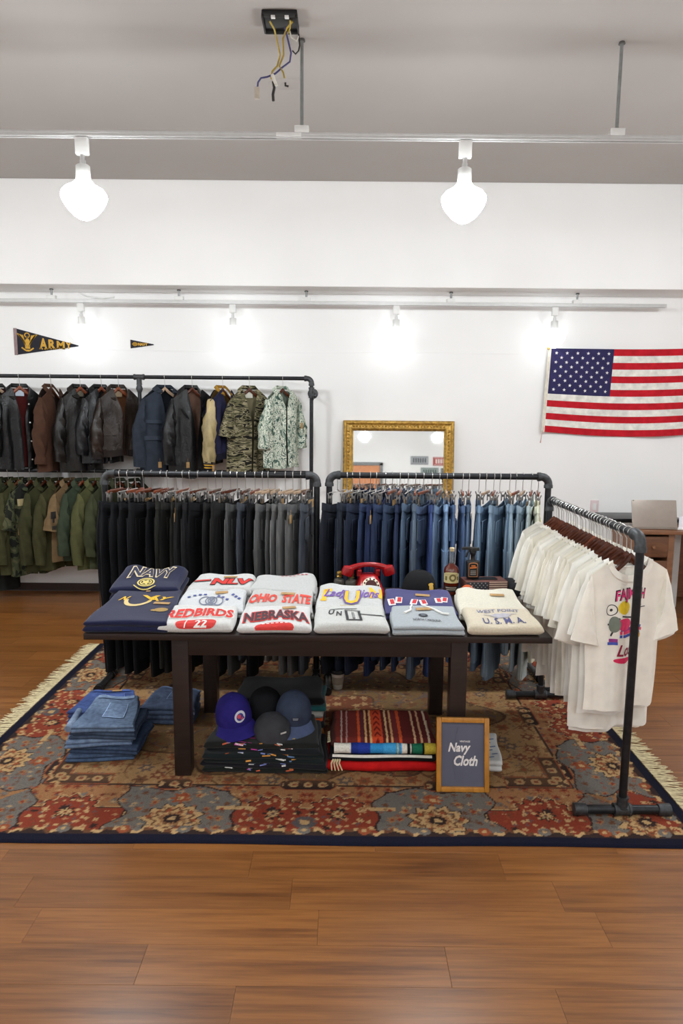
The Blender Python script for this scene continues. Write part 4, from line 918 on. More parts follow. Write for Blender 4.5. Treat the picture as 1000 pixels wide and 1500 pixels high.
# ------------------------------------------------------------------ folded cloth
class Slab:
    """soft folded garment lying in local coords: x centred, y from 0 (front fold) to d, z from 0 to t"""
    def __init__(s, w, d, t, seed=0, wr=.003, taper=0.0, back=(0, 0), er=1.0, nx=30, ny=24, skew=0.0, sag=0.0):
        s.__dict__.update(locals()); s.r = min(t / 2 * er, w / 3, d / 3)
    def pt(s, x, b, top=True):
        """x across, b = path distance from the mid-height of the front fold back over the top"""
        r = s.r; q = PI * r / 2; th = np.clip(b / r, 0, PI / 2)
        y = np.where(b < q, r * (1 - np.cos(th)), r + (b - q)); hy = np.where(b < q, np.sin(th), 1.0)
        over = np.clip(y - (s.d - r), 0, r) / r; hy = hy * np.sqrt(np.clip(1 - over ** 2, 0, 1))
        ax = np.clip((np.abs(x) - (s.w / 2 - r)) / r, 0, 1); hx = np.sqrt(np.clip(1 - ax ** 2, 0, 1))
        return s._p(x, y, hx * hy, top)
    def _p(s, x, y, h, top):
        f = y / s.d; k = 1 - s.taper * f
        inner = h ** 2
        z = s.t / 2 * (1 + h) if top else s.t / 2 * (1 - h)
        if top:
            z = z + s.wr * wrinkle(x, y, s.seed) * inner + (s.back[0] * np.exp(-((x + s.w * .33) / (s.w * .16)) ** 2) + s.back[1] * np.exp(-((x - s.w * .33) / (s.w * .16)) ** 2)) * np.clip(f - .35, 0, 1) ** 1.3 * inner
            z = z - s.sag * inner * (1 - (2 * x / s.w) ** 2) * f
        return np.stack([x * k + s.skew * y + .004 * np.sin(y * 23 + s.seed), y + .004 * np.sin(x * 17 + s.seed), z], 1)
    def mesh(s):
        def samp(L, n):
            r = s.r; e = r * (1 - np.cos(np.linspace(0, PI / 2, 6))); m = np.linspace(r, L - r, n)[1:-1]
            return np.concatenate([e, m, L - e[::-1]])
        X = samp(s.w, s.nx) - s.w / 2; Y = samp(s.d, s.ny); n, m = len(X), len(Y)
        xx, yy = np.meshgrid(X, Y); xx, yy = xx.ravel(), yy.ravel(); r = s.r
        hx = np.sqrt(np.clip(1 - (np.clip((np.abs(xx) - (s.w / 2 - r)) / r, 0, 1)) ** 2, 0, 1))
        ey = np.maximum(np.clip(r - yy, 0, r), np.clip(yy - (s.d - r), 0, r)) / r; hy = np.sqrt(np.clip(1 - ey ** 2, 0, 1))
        T = s._p(xx, yy, hx * hy, True); B = s._p(xx, yy, hx * hy, False)
        f = [(j * n + i, j * n + i + 1, (j + 1) * n + i + 1, (j + 1) * n + i) for j in range(m - 1) for i in range(n - 1)]
        k = n * m; V = np.vstack([T, B]); F = f + [tuple(i + k for i in reversed(q)) for q in f]
        bd = [i for i in range(n)] + [(j + 1) * n - 1 for j in range(1, m)] + [(m - 1) * n + i for i in range(n - 2, -1, -1)] + [j * n for j in range(m - 2, 0, -1)]
        return V, F
def folded(name, label, cat_, loc, slab, color, material, tilt=0.0, rz=0.0, group=None, layers=1):
    o = thing(name, label, cat_, loc, rz, group, tilt)
    if layers == 1: ob('folded_body', slab.mesh(), material, o, color=color)
    else:
        tl = slab.t / layers
        for k in range(layers):
            s2 = Slab(slab.w * (1 - .02 * (k % 2)), slab.d * (1 - .01 * k), tl * 1.02, slab.seed + k, slab.wr if k == layers - 1 else .001, slab.taper, slab.back if k == layers - 1 else (0, 0), 1, slab.nx if k == layers - 1 else 12, slab.ny if k == layers - 1 else 10, slab.skew, slab.sag)
            v, f = s2.mesh(); v[:, 2] += k * tl; v[:, 1] += .004 * (k % 2)
            ob('folded_layer' if k < layers - 1 else 'folded_body', (v, f), material, o, color=color)
        slab.zoff = (layers - 1) * tl; slab.top = s2
    o['_'] = 0; del o['_']
    return o
def print_on(o, slab, nm, s2, color, off=.002, mt=None, step=.013):
    off += .0008
    sl = getattr(slab, 'top', slab); zo = getattr(slab, 'zoff', 0)
    v, f = cut2d(s2, step); p = sl.pt(v[:, 0], v[:, 1]); q = sl.pt(v[:, 0], v[:, 1] + .002)
    # push out along the local slope
    dy, dz = q[:, 1] - p[:, 1], q[:, 2] - p[:, 2]; L = np.hypot(dy, dz) + 1e-9
    p[:, 1] -= dz / L * off; p[:, 2] += dy / L * off + zo
    return ob(nm, (p, f), mt or PAINT, o, color=color, smooth=False)
def kraft_tag(o, slab, x, b, a=0.0, w=.062, h=.022):
    sl = getattr(slab, 'top', slab); zo = getattr(slab, 'zoff', 0)
    p = sl.pt(np.array([x]), np.array([b]))[0]
    return ob('price_tag', box(0, 0, 0, w, h, .0015, .0004), KRAFT, o, (p[0], p[1], p[2] + zo + .006), (.04, 0, a))
def T2(s, w, h, at_, bold=.01, shear=0.0, rise=0.0):
    q = fit2d(text2d(s, .1, .014 + bold * 1.5, shear), w, h); q = arch2d(q, rise) if rise else q
    return np.asarray(q[0]) + np.array(at_), q[1]
GREY_M = (184, 184, 182); WHITE_M = (206, 205, 202)
GS = 'folded sweatshirts on the display table'
R_ = math.radians
TZ0 = TZT + .0006
# --- column 1: navy
s = Slab(.37, .44, .052, 1, .004, .16, (0, 0)); o = folded('folded_sweatshirt', 'folded navy sweatshirt with gold circular print at the table end', 'sweatshirt', (-.935, 2.855, TZ0), s, (30, 33, 62), FLEECE, R_(4.5), 0, GS, 2)
G1 = (222, 176, 40); G2 = (214, 188, 130)
print_on(o, s, 'print', disc2d(-.02, .29, .075, .095, 22, .74, PI * 1.0, PI * 1.93), G2)
print_on(o, s, 'print', cat2d(T2('N', .055, .05, (-.10, .30), .012, .6), T2('V', .10, .055, (.035, .315), .015), T2('A', .06, .06, (.06, .29), .015), T2('Y', .075, .05, (.125, .30), .012, .5)), G1, .003)
print_on(o, s, 'print', cat2d(disc2d(.135, .15, .034, .022, 12), disc2d(.105, .145, .02, .012, 8)), (158, 128, 70))
kraft_tag(o, s, .115, .225, -.1, .075); kraft_tag(o, s, .0, .40, 0, .02, .014)
s2 = Slab(.35, .24, .075, 2, .005, .04, (.045, .055)); o = folded('folded_sweatshirt', 'folded navy sweatshirt with outlined NAVY lettering and round crest', 'sweatshirt', (-.965, 3.265, TZ0 + .022), s2, (30, 33, 60), FLEECE, R_(12), 0, GS, 2)
print_on(o, s2, 'lettering', T2('NAVY', .235, .105, (.005, .165), .035, 0, .02), (214, 196, 158))
print_on(o, s2, 'lettering', T2('NAVY', .222, .088, (.005, .166), .008, 0, .02), (36, 38, 66), .003)
print_on(o, s2, 'crest', cat2d(disc2d(.0, .075, .044, .046, 22, .82), disc2d(0, .075, .030, .032, 20, .80), disc2d(0, .075, .02, .022, 10, 0, 0, 2 * PI, 5, .35), disc2d(0, .06, .062, .05, 16, .9, PI * 1.12, PI * 1.88)), (214, 194, 110))
# --- generic three-deep columns
def column(x, w, defs):
    yy = (2.852, 3.080, 3.298); tt = (.042, .038, .085); dd = (.237, .226, .265); tl = (6.0, 11.0, 2.0); res = []
    for k, df in enumerate(defs):
        if df is None: continue
        lab, colr, extra = df
        sl = Slab(w + extra.get('dw', 0), extra.get('d', dd[k]), extra.get('t', tt[k]), int(abs(x) * 1000) + k, extra.get('wr', .008), extra.get('taper', .06), extra.get('back', (0, 0)))
        o = folded(extra.get('name', 'folded_sweatshirt'), lab, extra.get('cat', 'sweatshirt'), (x + extra.get('dx', 0), yy[k] + extra.get('dy', 0), TZ0), sl, colr, FLEECE, R_(extra.get('tilt', tl[k])), extra.get('rz', 0), GS, extra.get('layers', 1 if k == 0 else 2))
        res.append((o, sl))
    return res
RED = (206, 48, 42)
(c1, s1), (c2, s2), (c3, s3) = column(-.628, .325, [('folded white sweatshirt with red REDBIRDS lettering at the table edge', WHITE_M, dict(rz=-.02)), ('folded white sweatshirt with a blue-grey round crest', (200, 201, 202), dict(dx=.012, back=(.02, .028))), ('folded white sweatshirt with red UNLV letters at the back of the table', (194, 193, 191), dict(back=(.02, .022), dx=.02, dw=.01))])
print_on(c1, s1, 'lettering', T2('REDBIRDS', .318, .115, (-.005, .122), .034, 0, .020), (232, 226, 220), .0016)
print_on(c1, s1, 'lettering', T2('REDBIRDS', .308, .103, (-.005, .123), .018, 0, .020), RED, .0026)
bad = cat2d(rect2d(.0, .030, .12, .052), disc2d(-.06, .030, .028, .026, 14), disc2d(.06, .030, .028, .026, 14))
print_on(c1, s1, 'badge', bad, RED); print_on(c1, s1, 'lettering', cat2d(T2('22', .055, .040, (.022, .028), .01), rect2d(-.045, .030, .005, .044)), (238, 232, 226), .003)
print_on(c2, s2, 'crest', cat2d(disc2d(-.03, .105, .03, .048, 20, .8), disc2d(.0, .105, .03, .048, 20, .8), disc2d(.03, .105, .03, .048, 20, .8), disc2d(0, .105, .018, .03, 16, .7)), (116, 122, 142))
print_on(c2, s2, 'print', cat2d(*[rect2d(-.115 + .024 * i, .125 + .05 * math.sin((i + .6) / 8.5 * PI) ** .8, .015, .016, .3 - .08 * i) for i in range(9) if i not in (4, 5)], *[rect2d(.10 + .018 * i, .168 - .016 * i, .014, .018, -.5) for i in range(3)]), (66, 78, 140))
kraft_tag(c2, s2, .035, .195, .15); kraft_tag(c3, s3, .03, .205, .08, .07)
print_on(c3, s3, 'lettering', cat2d(T2('NLV', .215, .115, (.055, .130), .05), rect2d(-.105, .150, .085, .026, .12)), (34, 26, 28)); print_on(c3, s3, 'lettering', cat2d(T2('NLV', .205, .098, (.055, .131), .025), rect2d(-.105, .151, .08, .016, .12)), RED, .003)
(c1, s1), (c2, s2), (c3, s3) = column(-.290, .325, [('folded white sweatshirt with dark NEBRASKA lettering outlined in red', (206, 205, 203), {}), ('folded grey sweatshirt with red OHIO STATE lettering', (188, 186, 183), dict(back=(.022, .018))), ('folded grey sweatshirt with red flecks behind the OHIO STATE one', GREY_M, dict(back=(.02, .035), dw=.02))])
print_on(c1, s1, 'lettering', T2('NEBRASKA', .298, .112, (.005, .094), .040, 0, .034), RED); print_on(c1, s1, 'lettering', T2('NEBRASKA', .288, .096, (.005, .095), .016, 0, .034), (64, 44, 52), .003)
print_on(c1, s1, 'badge', disc2d(0, .012, .085, .034, 20), RED, .002); print_on(c1, s1, 'print', cat2d(*[rect2d(-.05 + .02 * i, .034, .012, .007) for i in range(6)]), (236, 228, 224), .003)
kraft_tag(c1, s1, .06, .20, .2); kraft_tag(c2, s2, .03, .195, -.1, .07)
print_on(c2, s2, 'lettering', T2('OHIO  STATE', .305, .085, (.0, .125), .022, 0, .026), (214, 72, 58))
print_on(c3, s3, 'print', cat2d(*[rect2d(-.02 + .022 * i, .235 + .008 * math.sin(i * 2), .012, .012, i) for i in range(7)]), (176, 60, 66))
(c1, s1), (c2, s2) = column(.045, .33, [('folded pale grey sweatshirt with a black outlined T and small print', (196, 196, 192), dict(t=.048, tilt=6)), ('folded grey sweatshirt with purple and yellow Lady Lions lettering', (194, 194, 192), dict(t=.04, tilt=14, d=.26, back=(.035, .02)))])
K = (44, 44, 46)
print_on(c1, s1, 'print', cat2d(rect2d(.012, .055, .052, .012), rect2d(-.018, .105, .012, .11), rect2d(.042, .105, .012, .11), rect2d(.012, .165, .075, .006), rect2d(.012, .105, .010, .075), rect2d(.10, .125, .11, .008, -.06), rect2d(-.03, .182, .13, .006, .12), T2('U', .03, .045, (-.085, .145), .008, .2), T2('N', .03, .05, (-.052, .125), .008, .2)), K)
print_on(c1, s1, 'print', rect2d(.012, .105, .006, .07), (150, 150, 150), .003)
print_on(c2, s2, 'lettering', cat2d(T2('Lady', .125, .080, (-.070, .165), .006, .4), T2('Lions', .120, .075, (.085, .170), .006, .4)), (112, 78, 160), .003)
Y_ = (240, 186, 44)
print_on(c2, s2, 'lettering', cat2d(T2('U', .090, .125, (.010, .138), .022)), (104, 82, 150), .0034); print_on(c2, s2, 'lettering', cat2d(T2('U', .074, .108, (.010, .139), .006)), Y_, .0044)
print_on(c2, s2, 'lettering', cat2d(rect2d(-.128, .160, .022, .10), rect2d(-.118, .200, .045, .022), rect2d(-.128, .113, .03, .016), T2('N', .065, .10, (.128, .180), .01)), Y_, .0018)
print_on(c2, s2, 'print', cat2d(rect2d(-.01, .068, .07, .008, .03), rect2d(.01, .058, .085, .006)), (176, 158, 104))
(c1, s1), (c2, s2) = column(.378, .315, [('folded light grey hooded sweatshirt with white drawstrings and NORTH CAROLINA print', (164, 170, 174), dict(t=.044, tilt=6, layers=2)), ('folded blue-violet sweatshirt with red and white letters under the black cap', (66, 64, 112), dict(back=(.012, .018), dw=.03, d=.27, tilt=9))])
print_on(c1, s1, 'lettering', T2('NORTH CAROLINA', .125, .022, (.005, .072), -.007), (40, 42, 48)); print_on(c1, s1, 'badge', disc2d(-.005, .118, .022, .018, 16), (46, 50, 58)); print_on(c1, s1, 'badge', disc2d(-.005, .118, .012, .008, 12), (110, 116, 124), .003)
for pts in ([(-.055, .225), (-.062, .20), (-.060, .175), (-.075, .155), (-.09, .14)], [(.0, .235), (.02, .21), (.05, .185), (.075, .15), (.09, .135), (.115, .13)]):
    p = s1.top.pt(np.array([q[0] for q in pts]), np.array([q[1] for q in pts])); p[:, 2] += s1.zoff + .005
    ob('drawstring', tube([tuple(q) for q in p], [.005] * (len(pts) - 1) + [.007], 7), mat('drawstring_cord', (236, 234, 228), .8), c1)
kraft_tag(c1, s1, .0, .185, .1, .068, .026)
sq = [(-.135, .095), (-.10, .115), (-.025, .095), (.02, .088), (.095, .11), (.125, .12)]
print_on(c2, s2, 'lettering', cat2d(*[rect2d(x, y + .02, .034, .060, .25 * math.sin(x * 30)) for x, y in sq]), (230, 226, 226)); print_on(c2, s2, 'lettering', cat2d(*[rect2d(x + .003, y + .022, .020, .044, .25 * math.sin(x * 30)) for x, y in sq]), (196, 44, 52), .003)
kraft_tag(c2, s2, .02, .20, -.15, .07)
(c1, s1), (c2, s2) = column(.716, .335, [('folded cream sweatshirt with navy U.S.M.A. lettering at the table end', (206, 194, 172), dict(t=.048, tilt=6, taper=.10)), ('folded plain cream hooded sweatshirt with a kraft tag in front of the flag box', (210, 204, 188), dict(t=.042, back=(.03, .02), d=.27, tilt=9, taper=.12))])
NV = (74, 78, 122)
print_on(c1, s1, 'lettering', cat2d(T2('U. S. M. A.', .190, .066, (.0, .078), .002)), NV); print_on(c1, s1, 'lettering', T2('WEST POINT', .21, .036, (.005, .188), -.004, .3, .004), (106, 112, 150)); 
print_on(c1, s1, 'crest', cat2d(disc2d(.0, .135, .045, .026, 16, 0, 0, 2 * PI, 6, .2), rect2d(.0, .15, .16, .006)), (172, 168, 176))
kraft_tag(c2, s2, .055, .19, -.05, .068, .022)

# ------------------------------------------------------------------ objects at the back of the table
REDP = mat('red_phone_plastic', (158, 22, 26), 0.22, var=.05)
ph = thing('rotary_phone', 'shiny red rotary telephone with its handset on the cradle', 'telephone', (.150, 3.56, TZ0), .12)
rings = []
for z, w, d0, d1, e in ((0, .15, -.10, .085, .8), (.012, .155, -.103, .088, .8), (.03, .15, -.095, .086, .8), (.07, .115, -.05, .075, .8), (.095, .095, -.012, .066, .8), (.102, .07, 0, .055, .8)):
    A = np.linspace(0, 2 * PI, 28, endpoint=False); c, q = np.cos(A), np.sin(A)
    rings.append(np.stack([w / 2 * np.sign(c) * np.abs(c) ** .5, (d0 + d1) / 2 + (d1 - d0) / 2 * np.sign(q) * np.abs(q) ** .5, np.full(28, z)], 1))
ob('body', loft(rings), REDP, ph)
ob('cradle', cat(tube([(-.05, .03, .09), (-.05, .03, .125)], .014, 8), tube([(.05, .03, .09), (.05, .03, .125)], .014, 8), box(-.05, .03, .122, .022, .06, .012, .004), box(.05, .03, .122, .022, .06, .012, .004)), REDP, ph)
dl = ob('dial', tr(tr(lathe([(.046, -.002), (.046, .005), (.040, .009), (.012, .010)], 24), rx=R_(52)), (0, -.068, .058)), mat('dial_white', (226, 214, 190), .35), ph)
ob('finger_wheel', tr(cat(lathe([(.030, .0095), (.030, .012), (.018, .0125), (.004, .013)], 20)), (0, -.068, .058), rx=R_(52)), mat('dial_dark', (70, 26, 24), .35), dl)
ob('finger_hole', cat(*[tr(tr(lathe([(.0055, .0088), (.005, .0105)], 8), (.037 * math.cos(q), .037 * math.sin(q), 0)), (0, -.068, .058), rx=R_(52)) for q in np.linspace(-.6, 4.4, 10)]), mat('dial_dark'), dl)
xs_ = np.linspace(-.115, .115, 17); hs = [(x, .03, .152 - .030 * (abs(x) / .115) ** 2.2) for x in xs_]
ob('handset', cat(tube(hs, [.013 + .006 * (abs(x) / .115) ** 2 for x in xs_], 12), tr(lathe([(.010, .022), (.030, .014), (.034, -.012), (.030, -.030), (.018, -.034)], 18), (-.108, .03, .125), ry=.3), tr(lathe([(.010, .022), (.030, .014), (.034, -.012), (.030, -.030), (.018, -.034)], 18), (.108, .03, .125), ry=-.3)), REDP, ph)
GLASSB = mat('smoky_glass', (96, 92, 84), .12, .3, var=.1)
for k, (x, yq) in enumerate(((-.008, 3.60), (.055, 3.58))):
    b_ = thing('small_bottle', ('small glass bottle with a shiny brass cap, beside the gap between racks' if k == 0 else 'small glass bottle with a dull brass cap, next to the red telephone'), 'bottle', (x, yq, TZ0), 0, 'small bottles behind the shirts')
    ob('glass', lathe([(.028, 0), (.032, .004), (.032, .055), (.028, .068), (.012, .074), (.011, .082)], 16), GLASSB, b_); ob('cap', lathe([(.016, .080), (.017, .084), (.012, .090), (.016, .098), (.014, .108), (.006, .112)], 14), BRASS if k == 0 else mat('dull_brass', (120, 100, 60), .4, .6), b_)
# caps
def cap_thing(label, loc, rz, rx, ry, col, brim=True, brim_col=None, group=None, material=None, low=False):
    o = thing('baseball_cap', label, 'cap', loc, rz, group); o.rotation_euler = (rx, ry, rz); M_ = material or CLOTH
    RX, RY, H = .088, .098, .118 if not low else .098
    def dome(a, b):
        th = a * 2 * PI; ph_ = b * PI / 2; seam = 1 - .018 * np.abs(np.cos(th * 3)) ** 14
        cr = np.cos(ph_) ** .72
        return np.stack([RX * cr * np.cos(th) * seam, RY * cr * np.sin(th) * seam, H * np.sin(ph_) ** .95 + .003 * np.sin(th * 5 + 1) * (1 - b)], 1)
    ob('crown', grid(dome, 49, 14), M_, o, color=col)
    ob('button', tr(lathe([(.008, 0), (.006, .004), (.001, .005)], 10), (0, 0, H - .001)), M_, o, color=col)
    if brim:
        def br(a, b):
            al = (a * 2 - 1) * 1.12; e = .078 * np.cos(al * .95) ** .8 * b
            return np.stack([np.sin(al) * (RX * 1.0 + e * .55), -np.cos(al) * (RY * 1.0) - e * 1.0, .006 - .020 * np.sin(al) ** 2 * (.3 + b) - .012 * b], 1)
        ob('brim', thick(grid(br, 25, 8), .004), M_, o, color=brim_col or col)
    def on(s2, off=.002):
        v, f = cut2d(s2, .012); x, z = v[:, 0], v[:, 1]; k = np.clip(z / H, 0, .98); ph_ = np.arcsin(np.clip(k, 0, 1) ** (1 / .95)); cr = np.cos(ph_) ** .72
        y = -RY * cr * np.sqrt(np.clip(1 - (x / (RX * cr)) ** 2, 0, 1)) - off; return np.stack([x, y, z + off * .3], 1), f
    o_print = lambda nm, s2, c, off=.003: ob(nm, on(s2, off), PAINT, o, color=c, smooth=False)
    return o, o_print
o, pr = cap_thing('black cap with a gold emblem lying on the blue-violet sweatshirt', (.405, 3.43, TZ0 + .040), .35, .0, 0, (24, 24, 26), brim=False)
pr('emblem', cat2d(disc2d(.02, .045, .014, .020, 12), disc2d(.02, .062, .017, .008, 10), rect2d(.02, .028, .008, .02)), (206, 164, 64))
ob('headband', tr(loft([np.array([(.090 * math.cos(q), .100 * math.sin(q), z) for q in np.linspace(0, 2 * PI, 30, endpoint=False)]) for z in (-.004, .022)], False, False), (0, 0, 0)), CLOTH, o, color=(20, 20, 22))
# whiskey bottle
AMB = bpy.data.materials.new('amber_spirit'); q_ = NT(AMB); v_ = mapping(q_, (1, 1, 1)); q_.link(mixc(q_, noise(q_, v_, 8), lin((70, 20, 10)), lin((112, 38, 16))), q_.b.inputs['Base Color']); q_.b.inputs['Roughness'].default_value = .08; q_.b.inputs['Coat Weight'].default_value = .6
NECKG = bpy.data.materials.new('clear_neck_glass'); q_ = NT(NECKG); v_ = mapping(q_, (1, 1, 1)); q_.link(mixc(q_, noise(q_, v_, 8), (.75, .78, .78), (.85, .87, .87)), q_.b.inputs['Base Color']); q_.b.inputs['Roughness'].default_value = .05; q_.b.inputs['Transmission Weight'].default_value = .9
wb = thing('whiskey_bottle', 'amber whiskey bottle with a cream label and cork stopper', 'bottle', (.590, 3.57, TZ0), -.15)
ob('body', lathe([(.034, 0), (.040, .004), (.041, .09), (.041, .125), (.036, .145), (.020, .160), (.014, .168)], 28), AMB, wb)
ob('neck', lathe([(.0142, .168), (.0125, .185), (.012, .222), (.0145, .226), (.0145, .232)], 18), NECKG, wb); ob('stopper', lathe([(.0115, .232), (.0135, .234), (.0135, .250), (.010, .252)], 16), mat('cork_stopper', (206, 182, 142), .7), wb)
def wrap_(s2, R, z0): v, f = cut2d(s2, .01); return np.stack([R * np.sin(v[:, 0] / R), -R * np.cos(v[:, 0] / R), v[:, 1] + z0], 1), f
ob('label', wrap_(cat2d(rect2d(0, 0, .10, .05), disc2d(0, .022, .045, .012, 16)), .0418, .092), PAINT, wb, color=(220, 206, 150)); ob('label', wrap_(rect2d(.004, 0, .085, .03), .0418, .036), PAINT, wb, color=(34, 26, 24)); ob('label_print', wrap_(cat2d(disc2d(.008, .004, .020, .020, 16, .5), rect2d(-.03, 0, .014, .022), rect2d(.038, .0, .012, .02)), .0423, .092), PAINT, wb, color=(122, 108, 60), smooth=False); ob('label_print', wrap_(cat2d(rect2d(0, .006, .06, .005), rect2d(0, -.004, .05, .004)), .0423, .036), PAINT, wb, color=(200, 190, 170), smooth=False)
# flag box
FLW, FLD, FLH = .225, .12, .085
fb = thing('flag_box', 'wooden box painted as a stars and stripes flag', 'box', (.762, 3.56, TZ0), .10)
ob('case', box(0, 0, FLH / 2, FLW, FLD, FLH, .003), mat('box_brown_red', (104, 62, 54), .55, var=.15, scale=12), fb)
yf = -FLD / 2 - .0012
for k in range(7): ob('stripe', (lambda z0, h, x0, x1: (np.array([(x0, yf, z0), (x1, yf, z0), (x1, yf, z0 + h), (x0, yf, z0 + h)]), [(0, 1, 2, 3)]))(.004 + k * FLH / 7.3 + .005, FLH / 7.3 * .48, -FLW / 2 + .004 if k < 3 else .012, FLW / 2 - .004), PAINT, fb, color=(206, 178, 158), smooth=False)
cn = ob('canton', box(-.05, yf - .0004, FLH * .70, .118, .002, FLH * .54, .0005), PAINT, fb, color=(46, 48, 58))
star5 = lambda r, cx=0, cz=0: [(cx + (r if i % 2 == 0 else r * .4) * math.sin(i * PI / 5), cz + (r if i % 2 == 0 else r * .4) * math.cos(i * PI / 5)) for i in range(10)]
def star_mesh(r, cx=0, cz=0):
    p = star5(r, cx, cz); return np.array([(x, 0, z) for x, z in p] + [(cx, 0, cz)]), [(i, (i + 1) % 10, 10) for i in range(10)]
ob('stars', cat(*[tr(star_mesh(.0052), (-.10 + .02 * i + (.01 if j % 2 else 0), yf - .002, FLH * .52 + .011 * j)) for j in range(4) for i in range(6 - j % 2)]), PAINT, fb, color=(170, 158, 146), smooth=False)['kind'] = 'stuff'
ob('hinge_strip', box(.0, .0, FLH + .0025, FLW * .6, .05, .005, .001), BLACKP, fb)
# spray bottle standing on the box
sp = thing('spray_bottle', 'black trigger spray bottle with an orange-edged label on the flag box', 'spray bottle', (.700, 3.56, TZ0 + FLH + .006), .0)
ob('body', box(0, 0, .048, .068, .042, .096, .010), BLACKP, sp); ob('neck', lathe([(.016, .094), (.013, .10), (.013, .125), (.016, .128), (.016, .14)], 16), BLACKP, sp)
ob('trigger_head', cat(box(.0, 0, .152, .034, .026, .030, .006), box(-.03, 0, .160, .05, .018, .016, .004), tube([(-.018, 0, .150), (-.03, 0, .135), (-.036, 0, .112)], .005, 8), box(.022, 0, .156, .022, .02, .018, .005), box(-.056, 0, .158, .008, .014, .014, .002)), BLACKP, sp)
fr = lambda s2, o_: wall_print(s2, -.0213 - o_, 0, .048)
ob('label', fr(cat2d(rect2d(0, -.004, .048, .068), disc2d(0, .03, .024, .010, 12)), 0.0004), PAINT, sp, color=(196, 130, 84), smooth=False); ob('label', fr(cat2d(rect2d(0, -.004, .043, .062), disc2d(0, .027, .0215, .008, 12)), .0009), PAINT, sp, color=(30, 26, 24), smooth=False)
ob('label_print', fr(cat2d(rect2d(0, .012, .036, .008, .1), rect2d(0, .022, .022, .006)), .0014), PAINT, sp, color=(214, 120, 52), smooth=False); ob('label_print', fr(cat2d(*[rect2d(0, -.006 - .009 * i, .030, .0045) for i in range(3)]), .0014), PAINT, sp, color=(150, 144, 138), smooth=False)
orn = thing('round_ornament', 'small round orange ornament in front of the flag box', 'ornament', (.662, 3.47, TZ0 + .005), .2)
ob('body', tr(lathe([(.012, -.022), (.030, -.018), (.036, -.004), (.032, .010), (.018, .016), (.004, .015)], 20), (0, 0, .036), rx=R_(60)), mat('orange_glaze', (196, 88, 44), .3, var=.2), orn); ob('ring', tr(tube([(.014 * math.cos(q), .014 * math.sin(q), .018) for q in np.linspace(0, 2 * PI, 17)], .003, 6), (0, 0, .036), rx=R_(60)), mat('orange_ring', (222, 140, 70), .3), orn)
bag = Slab(.075, .16, .075, 71, .004); folded('dark_pouch', 'dark crumpled pouch at the end of the table beside the flag box', 'pouch', (.918, 3.49, TZ0), bag, (34, 34, 38), CLOTH, 0, .0)
# ------------------------------------------------------------------ under the table
RZ = .0112
def color_by_x(s, fn):
    """mesh coloured stripe by stripe along local x (woven stripes)"""
    m_ = me('woven', s); ca_ = m_.color_attributes.new('Col', 'FLOAT_COLOR', 'POINT'); v = np.asarray(s[0]); c = np.array([(*lin(fn(p)), 1) for p in v], dtype=np.float32)
    ca_.data.foreach_set('color', c.ravel()); return m_
# folded jeans
def folded_jeans(label, loc, w, d, t, col, rz, seed, patch=True, layers=2, taper=.25, tilt=0.0):
    s = Slab(w, d, t, seed, .010, taper, (.02, .012), 1, 26, 20); o = folded('folded_jeans', label, 'jeans', loc, s, col, DENIM, tilt, rz, 'folded jeans on the rug', layers)
    c2 = tuple(min(255, q * 1.12 + 4) for q in col)
    top = getattr(s, 'top', s); 
    def raised(nm, s2, c, off, mt): return print_on(o, s, nm, s2, c, off, mt)
    raised('back_pocket', cat2d(rect2d(w * .10, d * .52, w * .36, d * .42)), c2, .003, DENIM)
    raised('waistband', rect2d(0, d * .93, w * .80, d * .09), c2, .004, DENIM)
    raised('stitching', cat2d(rect2d(-w * .08, d * .52, .003, d * .42), rect2d(w * .28, d * .52, .003, d * .42), rect2d(w * .10, d * .32, w * .36, .003)), tuple(min(255, q * 1.5 + 30) for q in col), .0045, PAINT)
    if patch: raised('leather_patch', rect2d(w * .12, d * .93, .075, d * .10), (150, 108, 70), .0055, KRAFT)
    return o
z = RZ
GB = 'folded jeans on the rug'
for k, (dw, c, dx) in enumerate((((0), (70, 88, 116), .0), (.012, (54, 68, 92), .012), (-.01, (104, 122, 150), -.012), (0, (60, 72, 92), .006))):
    s = Slab(.32 + dw, .30, .034, 200 + k, .005, .12); folded('folded_jeans', '%s pair from the floor in the front pile of folded jeans' % ORD[k], 'jeans', (-1.135 + dx, 3.045 + .004 * k, z), s, c, DENIM, 0, (.10, -.06, .14, .0)[k], GB, 2); z += .0345
tj = folded_jeans('faded light-blue jeans folded on top of the front jeans pile', (-1.125, 3.06, z), .30, .32, .034, (104, 122, 148), .08, 210, False, tilt=.03)
for q_, (zz, rr) in enumerate(((.014, .020), (-.030, .017))):
    cf = [(-.165 + .012 * q_ + .006 * math.sin(w_ * 5), .02 + .20 * w_, zz + .006 * math.sin(w_ * 4)) for w_ in np.linspace(0, 1, 9)]
    ob('rolled_cuff', tube(cf, [rr * (.85 + .15 * math.sin(w_ * 6 + q_)) for w_ in np.linspace(0, 1, 9)], 12), DENIM, tj, color=(132, 148, 172))
folded_jeans('deep blue folded jeans with a leather patch behind the front jeans pile', (-1.265, 3.46, RZ), .37, .27, .075, (66, 84, 136), .12, 211, True, 3, .35)
folded_jeans('slate blue folded jeans with a leather patch beside the table leg', (-.92, 3.44, RZ), .30, .26, .10, (80, 94, 120), -.05, 212, True, 4, .2)
